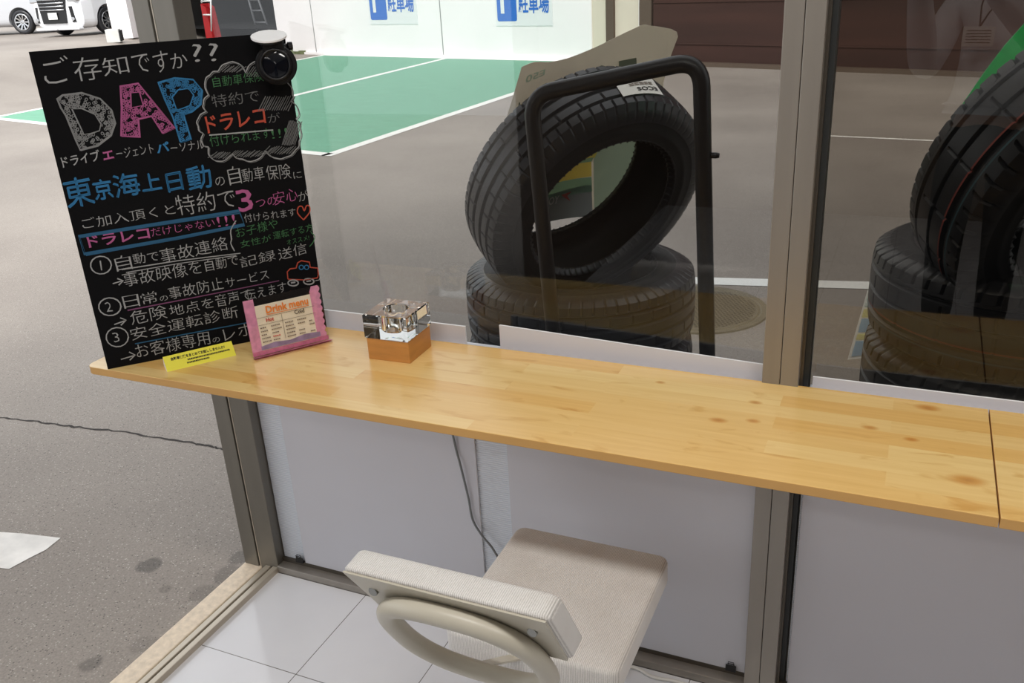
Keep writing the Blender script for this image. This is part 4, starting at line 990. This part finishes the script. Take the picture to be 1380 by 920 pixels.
card = MB(); card.prism([mp_(.03, .06), mp_(.90, .06), mp_(.90, .86), mp_(.10, .86), mp_(.10, .98), mp_(.03, .98)], -mfr*.0006, 'paper_cream'); card.build('paper_card', root, RL0)
bd_ = MB()
bd_.prism([mp_(0, .0, .0006), mp_(.13, .0, .0006), mp_(.13, .985, .0006), mp_(0, .985, .0006)], -mfr*.0004, 'paper_pink')
pts = [mp_(.86, .05, .0006)]+[mp_(.965+.022*abs(math.sin(k*math.pi/4)), .05+.94*k/32, .0006) for k in range(33)]+[mp_(.88, .99, .0006), mp_(.85, .9, .0006)]
bd_.prism(pts, -mfr*.0004, 'paper_pink')
bd_.prism([mp_(0, .0, .001), mp_(1.0, .0, .001), mp_(1.0, .075, .001), mp_(0, .075, .001)], -mfr*.0004, 'paper_rose')
bd_.prism([mp_(.12, .085, .001), mp_(.9, .085, .001), mp_(.9, .17, .001), mp_(.7, .19, .001), mp_(.5, .15, .001), mp_(.3, .18, .001), mp_(.12, .15, .001)], -mfr*.0004, 'paper_violet')
for v0 in (.0,): bd_.prism([mp_(-.01, -.02, .0), mp_(1.03, -.02, .0), mp_(1.03, .0, .014), mp_(-.01, .0, .014)], mfr*.0006, 'paper_rose')
bd_.build('decorated_border', root, RL0)
tx = MB()
put_text(tx, 'Drink menu', mp_(.26, .70, .0028), mxd, mup, mw*.55, mh*.13, 'print_orange', .03)
tx.prism([mp_(.26, .672, .0028), mp_(.81, .672, .0028), mp_(.81, .684, .0028), mp_(.26, .684, .0028)], -mfr*.0002, 'print_orange')
put_text(tx, 'Hot', mp_(.24, .555, .0028), mxd, mup, mw*.10, mh*.07, 'print_red', .03); put_text(tx, 'Cold', mp_(.61, .575, .0028), mxd, mup, mw*.13, mh*.075, 'ink', .02)
for v_ in (.645, .52): tx.prism([mp_(.13, v_, .0028), mp_(.88, v_, .0028), mp_(.88, v_+.006, .0028), mp_(.13, v_+.006, .0028)], -mfr*.0002, 'print_gray')
tx.prism([mp_(.44, .2, .0028), mp_(.445, .2, .0028), mp_(.445, .64, .0028), mp_(.44, .64, .0028)], -mfr*.0002, 'print_gray')
for r_ in range(5):
    for (u0, u1) in ((.15, .25), (.29, .41), (.47, .59), (.63, .74), (.78, .86)):
        if rnd.random() < .82: 
            u = u0
            while u < u1-rnd.uniform(0, .04): w_ = rnd.uniform(.012, .022); v_ = .46-.062*r_; tx.prism([mp_(u, v_, .0028), mp_(u+w_, v_, .0028), mp_(u+w_, v_+.020, .0028), mp_(u, v_+.020, .0028)], -mfr*.0002, 'print_red' if (r_ == 3 and u0 == .29) else 'print_gray'); u += w_+.006
tx.build('printed_text', root, RL0)

# yellow tent card
yx = .941; y0_ = Vector((.099, -.324, H_TOP)); yd = Vector((math.cos(yx), math.sin(yx), 0)); yb = Vector((-yd.y, yd.x, 0)); yw = .151
yt = yb*.028+bz*.026
root = empty('tent_card', y0_+yd*yw/2); tag(root, 'small yellow folded card lying in front of the chalkboard', 'card'); RL0 = root.location
m = MB(); m.prism([y0_, y0_+yt, y0_+yb*.040], yd*yw, 'paper_white', 'yellow_card'); m.build('folded_card', root, RL0)
tn = yd.cross(yt).normalized(); yu = yt.normalized(); L_ = yt.length
m = MB(); put_text(m, '自動車保険をまとめてお話ししませんか?', y0_+yd*yw*.10+yu*L_*.62+tn*.0006, yd, yu, yw*.78, L_*.22, 'ink', .03)
for (u0, u1, v_) in ((.32, .92, .42), (.30, .62, .22)):
    u = u0
    while u < u1: w_ = rnd.uniform(.010, .02); q = y0_+yd*yw*u+yu*L_*v_+tn*.0006; m.prism([q, q+yd*yw*w_, q+yd*yw*w_+yu*L_*.10, q+yu*L_*.10], tn*.0001, 'ink'); u += w_+.006
m.build('printed_text', root, RL0)

# ------------------------------------------------------------------ glass cube candle holder on a wooden base
c0 = Vector((.546, -.077, H_TOP)); rz = Matrix.Translation(c0) @ Matrix.Rotation(math.radians(1.5), 4, 'Z')
root = empty('glass_cube_lamp', c0); tag(root, 'clear glass cube with round hollow on a square wooden base, on the counter', 'candle holder')
m = MB(); m.box((-.0515, -.0505, 0), (.0515, .0505, .050), 'lamp_wood', .0012, T=rz); m.build('wooden_base', root, c0)
# cube with a cup sunk into its top, one closed surface
gl = MB(); hs = .0535; z0, z1 = .0502, .1055; n_ = 48; cup = .027; depth = .046
def sq(th, h_): c_, s_ = math.cos(th), math.sin(th); k = h_/max(abs(c_), abs(s_)); return (c_*k, s_*k)
rings = []
for k in range(n_): pass
bev = .0022
levels = [(hs-bev, z0), (hs, z0+bev), (hs, z1-bev), (hs-bev, z1)]
vs = []; fs = []
for (h_, z) in levels:
    for k in range(n_): x, y = sq(2*math.pi*(k+.0)/n_+math.pi/4, h_); vs.append(rz @ Vector((x, y, z)))
for (r_, z) in ((cup+.0015, z1), (cup, z1-.0015), (cup, z1-depth+.005), (cup-.004, z1-depth+.001), (cup-.012, z1-depth)):
    for k in range(n_): th = 2*math.pi*k/n_+math.pi/4; vs.append(rz @ Vector((r_*math.cos(th), r_*math.sin(th), z)))
R_ = 9
for i in range(R_-1):
    for k in range(n_): fs.append([i*n_+k, i*n_+(k+1) % n_, (i+1)*n_+(k+1) % n_, (i+1)*n_+k])
fs.append([k for k in range(n_)][::-1]); fs.append([(R_-1)*n_+k for k in range(n_)])
gl.add(vs, fs, 'crystal'); gl.build('glass_block', root, c0)

# cable under the counter and on the floor
def cable(name, label, pts, r, m_):
    mb = MB(); mb.tube(smooth_path(pts, 8), r, m_, 10); tag(mb.build(name, loc=pts[-1]), label, 'cable')
cable('power_cable', 'thin grey cable hanging down the white sheet under the counter', [Vector((.60, -.02, .774)), at(612, 594, 1, .022), at(620, 625, 1, .018), at(631, 670, 1, .022), at(637, 700, 1, .022), at(650, 722, 1, .018), at(664, 739, 1, .015), at(690, 780, 1, .015), Vector((.83, .012, .09)), Vector((.90, -.02, .008))], .0028, 'cable_gray')
cable('power_cable', 'white cable curling on the floor tiles under the chair', [at(838, 912, 2, .005), at(848, 899, 2, .005), at(862, 902, 2, .005), at(880, 912, 2, .005), at(915, 919, 2, .005), at(960, 935, 2, .005), Vector((1.4, -.10, .005))], .004, 'cable_white')
def clip(px, py, label):
    p = at(px, py, 1, .026); root = empty('binder_clip', p); tag(root, label, 'clip', 'binder clips on the white sheets'); root.location.z = .034
    p = root.location.copy(); m = MB(); m.prism([p+Vector((-.012, -.004, 0)), p+Vector((-.012, .003, 0)), p+Vector((-.012, -.0005, .016))], (.024, 0, 0), 'plastic_black'); m.build('clip_body', root, p)
    for s_ in (-1, 1):
        m = MB(); m.tube([p+Vector((-.007, .0, .015)), p+Vector((-.006, -.008*(1 if s_ < 0 else .3), .026)), p+Vector((.006, -.008*(1 if s_ < 0 else .3), .026)), p+Vector((.007, 0, .015))], .0009, 'plastic_black', 6); m.build('clip_handle', root, p)
clip(405, 760, 'black binder clip at the foot of the sheet beside the corner post'); clip(984, 917, 'black binder clip at the foot of the sheet beside the mullion')

# ================================================================== CHAIR
root = empty('office_chair', (1.0, -.30, 0)); tag(root, 'cream ribbed fabric office chair with beige tube back, under the counter', 'chair'); RC = root.location.copy()
def cushion(mb, sx_, sy, sz, r, T, m_, crown=.0):
    bm = bmesh.new(); bmesh.ops.create_cube(bm, size=1)
    for v in bm.verts: v.co = Vector((v.co.x*sx_, v.co.y*sy, v.co.z*sz))
    vert = [e for e in bm.edges if abs(e.verts[0].co.z-e.verts[1].co.z) > sz*.5]
    bmesh.ops.bevel(bm, geom=vert, offset=r*2, segments=6, affect='EDGES', profile=.5)
    ed = [e for e in bm.edges if all(v.co.z > sz*.49 for v in e.verts) or all(v.co.z < -sz*.49 for v in e.verts)]
    bmesh.ops.bevel(bm, geom=ed, offset=r, segments=5, affect='EDGES', profile=.5)
    bm.transform(T); mb.bm(bm, m_, True)
zs = .42
m = MB(); cushion(m, .345, .365, .062, .011, Matrix.Translation((.998, -.29, zs-.031)), 'fabric'); so = m.build('seat', root, RC)
m = MB(); m.box((.85, -.45, zs-.075), (1.146, -.13, zs-.060), 'beige_metal', .005); m.build('seat_pan', root, RC)
tilt = math.radians(31); TB = Matrix.Translation((.992, -.732, .742)) @ Matrix.Rotation(0.0, 4, 'Z') @ Matrix.Rotation(-tilt, 4, 'X')
# local back frame: x along the width, z up the pad, y towards the counter
PH = .178
TB = Matrix(((1, 0, 0, .986), (0, 1, -math.sin(tilt), -.735), (0, .06, math.cos(tilt), .742), (0, 0, 0, 1)))
m = MB(); cushion(m, .342, PH, .052, .009, TB @ Matrix.Translation((0, .029, -PH/2)) @ Matrix.Rotation(math.radians(90), 4, 'X'), 'fabric'); bk = m.build('backrest', root, RC)
m = MB(); P_ = [(-.166, -.008), (.166, -.008), (.163, -PH+.006), (-.150, -PH+.006)]
m.prism([TB @ Vector((x, .003, z)) for x, z in P_], (TB.to_3x3() @ Vector((0, -.004, 0))), 'beige_metal'); pl = m.build('back_plate', root, RC); pl['label'] = 'beige metal back plate'
for x in (-.133, .134):
    m = MB(); m.disc(TB @ Vector((x, -.002, -.062)), TB.to_3x3() @ Vector((0, -1, 0)), .008, .006, 'screw_steel', 16); m.build('screw', pl).location = -RC
ring = []
for k in range(48):
    th = 2*math.pi*k/48; c_, s_ = math.cos(th), math.sin(th); ex = 2/2.7
    x = .130*math.copysign(abs(c_)**ex, c_)-.002; z = -.190+.135*math.copysign(abs(s_)**ex, s_)
    y = -.019
    ring.append(TB @ Vector((x, y, z)))
m = MB(); m.tube(ring, .0165, 'beige_metal', 16, closed=True); m.build('back_tube', root, RC)
low = TB @ Vector((-.02, -.004, -.315)); low2 = Vector((.985, -.40, zs-.068))
m = MB(); sd_ = Vector((.011, 0, 0)); m.prism([low-sd_, low+sd_, low2+sd_*1.6, low2-sd_*1.6], (0, .004, -.007), 'beige_metal'); m.build('support_bar', root, RC)
m = MB(); m.lathe([(.0001, zs-.075), (.024, zs-.075), (.024, .10), (.035, .09), (.035, .055), (.0001, .055)], 'beige_metal', 24, Matrix.Translation((.998, -.29, 0))); m.build('post', root, RC)
for k in range(4):
    th = math.pi/4+k*math.pi/2; d_ = Vector((math.cos(th), math.sin(th), 0)); q = Vector((.998, -.29, .07))
    m = MB(); m.tube([q+d_*.02, q+d_*.16-bz*.01, q+d_*.215-bz*.035], [.015, .013, .011], 'beige_metal', 12); lg = m.build('leg', root, RC)
    m = MB(); m.lathe([(.0001, .0), (.017, 0), (.019, .01), (.014, .035), (.0001, .036)], 'plastic_black', 18, Matrix.Translation(Vector((q.x, q.y, 0))+d_*.213)); m.build('foot', lg).location = -RC

# ================================================================== PERSON holding the camera, seen mirrored in the right pane
mat('skin', (214, 168, 140), 0.5); mat('hair', (28, 24, 22), 0.5, var=.2, vscale=60); mat('jacket', (214, 216, 220), 0.85, var=.06, vscale=14, bump=.3, bscale=40); mat('trousers', (34, 36, 42), 0.85); mat('shoe', (30, 30, 32), 0.5)
mat('lip', (176, 104, 96), 0.5); mat('eye_white', (236, 234, 230), 0.3); mat('iris', (40, 28, 22), 0.2); mat('lanyard', (30, 30, 36), 0.7)
PT = Matrix.Translation((1.79, -2.06, 0)) @ Matrix.Rotation(math.radians(14), 4, 'Z')
PI = PT.inverted()
def skin_mesh(name, nodes, edges, root_i, m_, parent, sub=2):
    me = bpy.data.meshes.new('t'); me.from_pydata([n_[0] for n_ in nodes], edges, [])
    o_ = bpy.data.objects.new('t', me); COL.objects.link(o_)
    md = o_.modifiers.new('s', 'SKIN'); md.use_smooth_shade = True; md.branch_smoothing = .6
    for i, n_ in enumerate(nodes):
        sv = me.skin_vertices[0].data[i]; sv.radius = n_[1] if isinstance(n_[1], tuple) else (n_[1], n_[1]); sv.use_root = (i == root_i)
    sb = o_.modifiers.new('u', 'SUBSURF'); sb.levels = sub; sb.render_levels = sub
    dg = bpy.context.evaluated_depsgraph_get(); dg.update(); m2 = bpy.data.meshes.new_from_object(o_.evaluated_get(dg)); bpy.data.objects.remove(o_)
    m2.transform(PT); m2.name = name; m2.materials.clear(); m2.materials.append(M[m_])
    for p_ in m2.polygons: p_.use_smooth = True
    o2 = bpy.data.objects.new(name, m2); COL.objects.link(o2); o2.parent = parent; o2.location = -Vector(parent_loc(parent)); return o2
pr = empty('person', PT @ Vector((0, 0, 0))); tag(pr, 'person in pale grey jacket with name card holding a phone, mirrored in right pane', 'person')
ph = PI @ (CAM-Vector(CF)*.035)                    # phone centre in body space
nodes = [((0, 0, .93), (.125, .10)), ((0, 0, 1.08), (.12, .095)), ((0, .005, 1.25), (.135, .10)), ((0, -.01, 1.375), (.10, .075)), ((0, -.005, 1.455), .052), ((0, .012, 1.53), (.062, .068)), ((0, .018, 1.60), (.072, .088)), ((0, .005, 1.665), (.062, .074))]
edges = [(i, i+1) for i in range(7)]
def addn(co, r, p): nodes.append((co, r)); edges.append((p, len(nodes)-1)); return len(nodes)-1
nb_ = addn((0, .098, 1.60), .016, 6); addn((0, .116, 1.578), .012, nb_)          # nose
hands = []
for sgn in (-1, 1):
    a_ = addn((sgn*.165, -.01, 1.365), .056, 3); wr = Vector((ph[0]+sgn*.085, ph[1]-.045, ph[2]-.085))
    el = Vector((sgn*.235, .10, 1.13)); b_ = addn(tuple(Vector((sgn*.20, .045, 1.25))), .047, a_); b2 = addn(tuple(el), .040, b_)
    c_ = addn(tuple(el.lerp(wr, .35)), .041, b2); d_ = addn(tuple(wr), .025, c_)
    pm = Vector((ph[0]+sgn*.082, ph[1]-.030, ph[2]-.030)); e_ = addn(tuple(pm), (.030, .018), d_)
    # four fingers round the back of the phone, the thumb on its near side
    for k, (dz, ln) in enumerate(((.034, .9), (.015, 1.0), (-.004, .95), (-.021, .75))):
        p1_ = Vector((ph[0]+sgn*.088, ph[1]-.004, ph[2]+dz-.006)); p2_ = Vector((ph[0]+sgn*(.088-.012*ln), ph[1]+.018, ph[2]+dz)); p3_ = Vector((ph[0]+sgn*(.088-.042*ln), ph[1]+.020, ph[2]+dz+.003))
        i1 = addn(tuple(p1_), .0088, e_); i2 = addn(tuple(p2_), .0082, i1); addn(tuple(p3_), .0068, i2)
    t1 = addn((ph[0]+sgn*.078, ph[1]-.040, ph[2]-.010), .0105, e_); t2 = addn((ph[0]+sgn*.060, ph[1]-.022, ph[2]+.012), .0092, t1); addn((ph[0]+sgn*.050, ph[1]-.019, ph[2]+.034), .0078, t2)
    h_ = addn((sgn*.09, 0, .86), .082, 0); k_ = addn((sgn*.10, .02, .48), .055, h_); cf_ = addn((sgn*.10, -.012, .34), .056, k_); an = addn((sgn*.10, -.01, .09), .036, cf_); addn((sgn*.112, .11, .042), .030, an)
body = skin_mesh('body', nodes, edges, 0, 'skin', pr)
jk = [((0, .0, 1.02), (.152, .125)), ((0, .0, 1.12), (.148, .12)), ((0, .005, 1.25), (.158, .122)), ((0, -.01, 1.375), (.122, .094)), ((0, -.006, 1.425), .066)]; je = [(0, 1), (1, 2), (2, 3), (3, 4)]
for sgn in (-1, 1):
    wr = Vector((ph[0]+sgn*.085, ph[1]-.045, ph[2]-.085)); el = Vector((sgn*.235, .10, 1.13)); n0 = len(jk)
    jk += [((sgn*.168, -.01, 1.365), .074), ((sgn*.20, .045, 1.25), .064), (tuple(el), .057), (tuple(el.lerp(wr, .35)), .054), (tuple(el.lerp(wr, .86)), .040)]; je += [(3, n0)]+[(n0+i, n0+i+1) for i in range(4)]
skin_mesh('jacket', jk, je, 1, 'jacket', pr)
tr_ = [((0, 0, 1.0), (.138, .112)), ((0, 0, .92), (.142, .118))]; te = [(0, 1)]
for sgn in (-1, 1):
    n0 = len(tr_); tr_ += [((sgn*.092, 0, .84), .096), ((sgn*.10, .02, .48), .072), ((sgn*.10, -.01, .11), .062)]; te += [(1, n0), (n0, n0+1), (n0+1, n0+2)]
skin_mesh('trousers', tr_, te, 0, 'trousers', pr)
for sgn in (-1, 1): skin_mesh('shoe', [((sgn*.10, -.045, .042), .040), ((sgn*.10, .03, .044), .044), ((sgn*.108, .11, .036), .036), ((sgn*.112, .165, .030), .026)], [(0, 1), (1, 2), (2, 3)], 0, 'shoe', pr)
skin_mesh('hair', [((0, -.045, 1.56), (.066, .045)), ((0, -.03, 1.63), (.082, .078)), ((0, .0, 1.69), (.074, .074)), ((0, .06, 1.685), (.055, .030))], [(0, 1), (1, 2), (2, 3)], 1, 'hair', pr)
for sgn in (-1, 1):
    m = MB(); c_ = PT @ Vector((sgn*.031, .092, 1.612)); fw = (PT.to_3x3() @ Vector((0, 1, 0)))
    q = Vector((0, 0, 1)).rotation_difference(fw).to_matrix().to_4x4(); q.translation = c_; m.lathe([(.012*math.cos(t*math.pi/12), .007*math.sin(t*math.pi/12)) for t in range(6)]+[(.0001, .007)], 'eye_white', 16, q); m.disc(c_+fw*.007, fw, .005, .002, 'iris', 14); m.build('eye', pr, PT @ Vector((0, 0, 0)))
    m = MB(); m.tube([PT @ Vector((sgn*.076, .0, 1.565)), PT @ Vector((sgn*.088, -.006, 1.59)), PT @ Vector((sgn*.088, -.010, 1.615)), PT @ Vector((sgn*.077, .0, 1.622))], [.010, .012, .012, .009], 'skin', 10); m.build('ear', pr, PT @ Vector((0, 0, 0)))
m = MB(); m.tube([PT @ Vector((x, .094-abs(x)*.35, 1.548)) for x in (-.024, -.012, 0, .012, .024)], [.003, .006, .0065, .006, .003], 'lip', 8); m.build('mouth', pr, PT @ Vector((0, 0, 0)))
T = PT
m = MB(); m.box((-.052, .122, 1.225), (.052, .126, 1.292), 'paper_white', .002, T=T @ Matrix.Translation((-.055, .012, 0)))
for k in range(5): m.box((-.040, .126, 1.237+.010*k), (.040, .1268, 1.240+.010*k), 'print_gray', T=T @ Matrix.Translation((-.055, .012, 0)))
ncard = m.build('name_card', pr, PT @ Vector((0, 0, 0)))
m = MB(); m.tube([T @ Vector((-.055, .135, 1.292)), T @ Vector((-.03, .13, 1.34)), T @ Vector((.045, .075, 1.445))], .003, 'lanyard', 8); m.tube([T @ Vector((-.055, .135, 1.292)), T @ Vector((-.06, .125, 1.36)), T @ Vector((-.055, .07, 1.44))], .003, 'lanyard', 8); m.build('lanyard', pr, PT @ Vector((0, 0, 0)))
# the phone in both hands (the camera looks out of its back)
pc = CAM-Vector(CF)*.022; Q = Matrix(((CR[0], CU[0], -CF[0], pc.x), (CR[1], CU[1], -CF[1], pc.y), (CR[2], CU[2], -CF[2], pc.z), (0, 0, 0, 1)))
root = empty('smartphone', pc); tag(root, 'black smartphone held up by the person taking the picture', 'phone')
m = MB(); m.box((-.076, -.036, -.004), (.076, .036, .004), 'plastic_black', .003, T=Q); m.build('phone_body', root, pc)
m = MB(); m.box((-.071, -.032, .0040), (.071, .032, .0045), 'lens_black', .0, T=Q); m.build('screen', root, pc)

# ================================================================== FILL LAMPS (unseen, added on the ceiling to brighten the room)
for i, (x, y) in enumerate(((.9, -1.3), (2.6, -1.3), (.9, -3.0), (2.6, -3.0))):
    root = empty('fill_lamp', (x, y, 2.7)); tag(root, 'added unseen ceiling lamp brightening the room, %s' % ('over the chair near the left opening', 'over the middle of the room', 'near the back wall on the left', 'near the back wall on the right')[i], 'lamp', 'added ceiling lamps'); q = root.location.copy()
    m = MB(); m.box((x-.62, y-.11, 2.655), (x+.62, y+.11, 2.7), 'plastic_white', .006); m.build('housing', root, q)
    ld = bpy.data.lights.new('fill_light', 'AREA'); ld.shape = 'RECTANGLE'; ld.size = 1.2; ld.size_y = .2; ld.energy = FILL_W*(1.2 if y > -2 else .3); ld.color = (1, .97, .93)
    lo = bpy.data.objects.new('fill_light', ld); COL.objects.link(lo); lo.parent = root; lo.location = (0, 0, -.05)
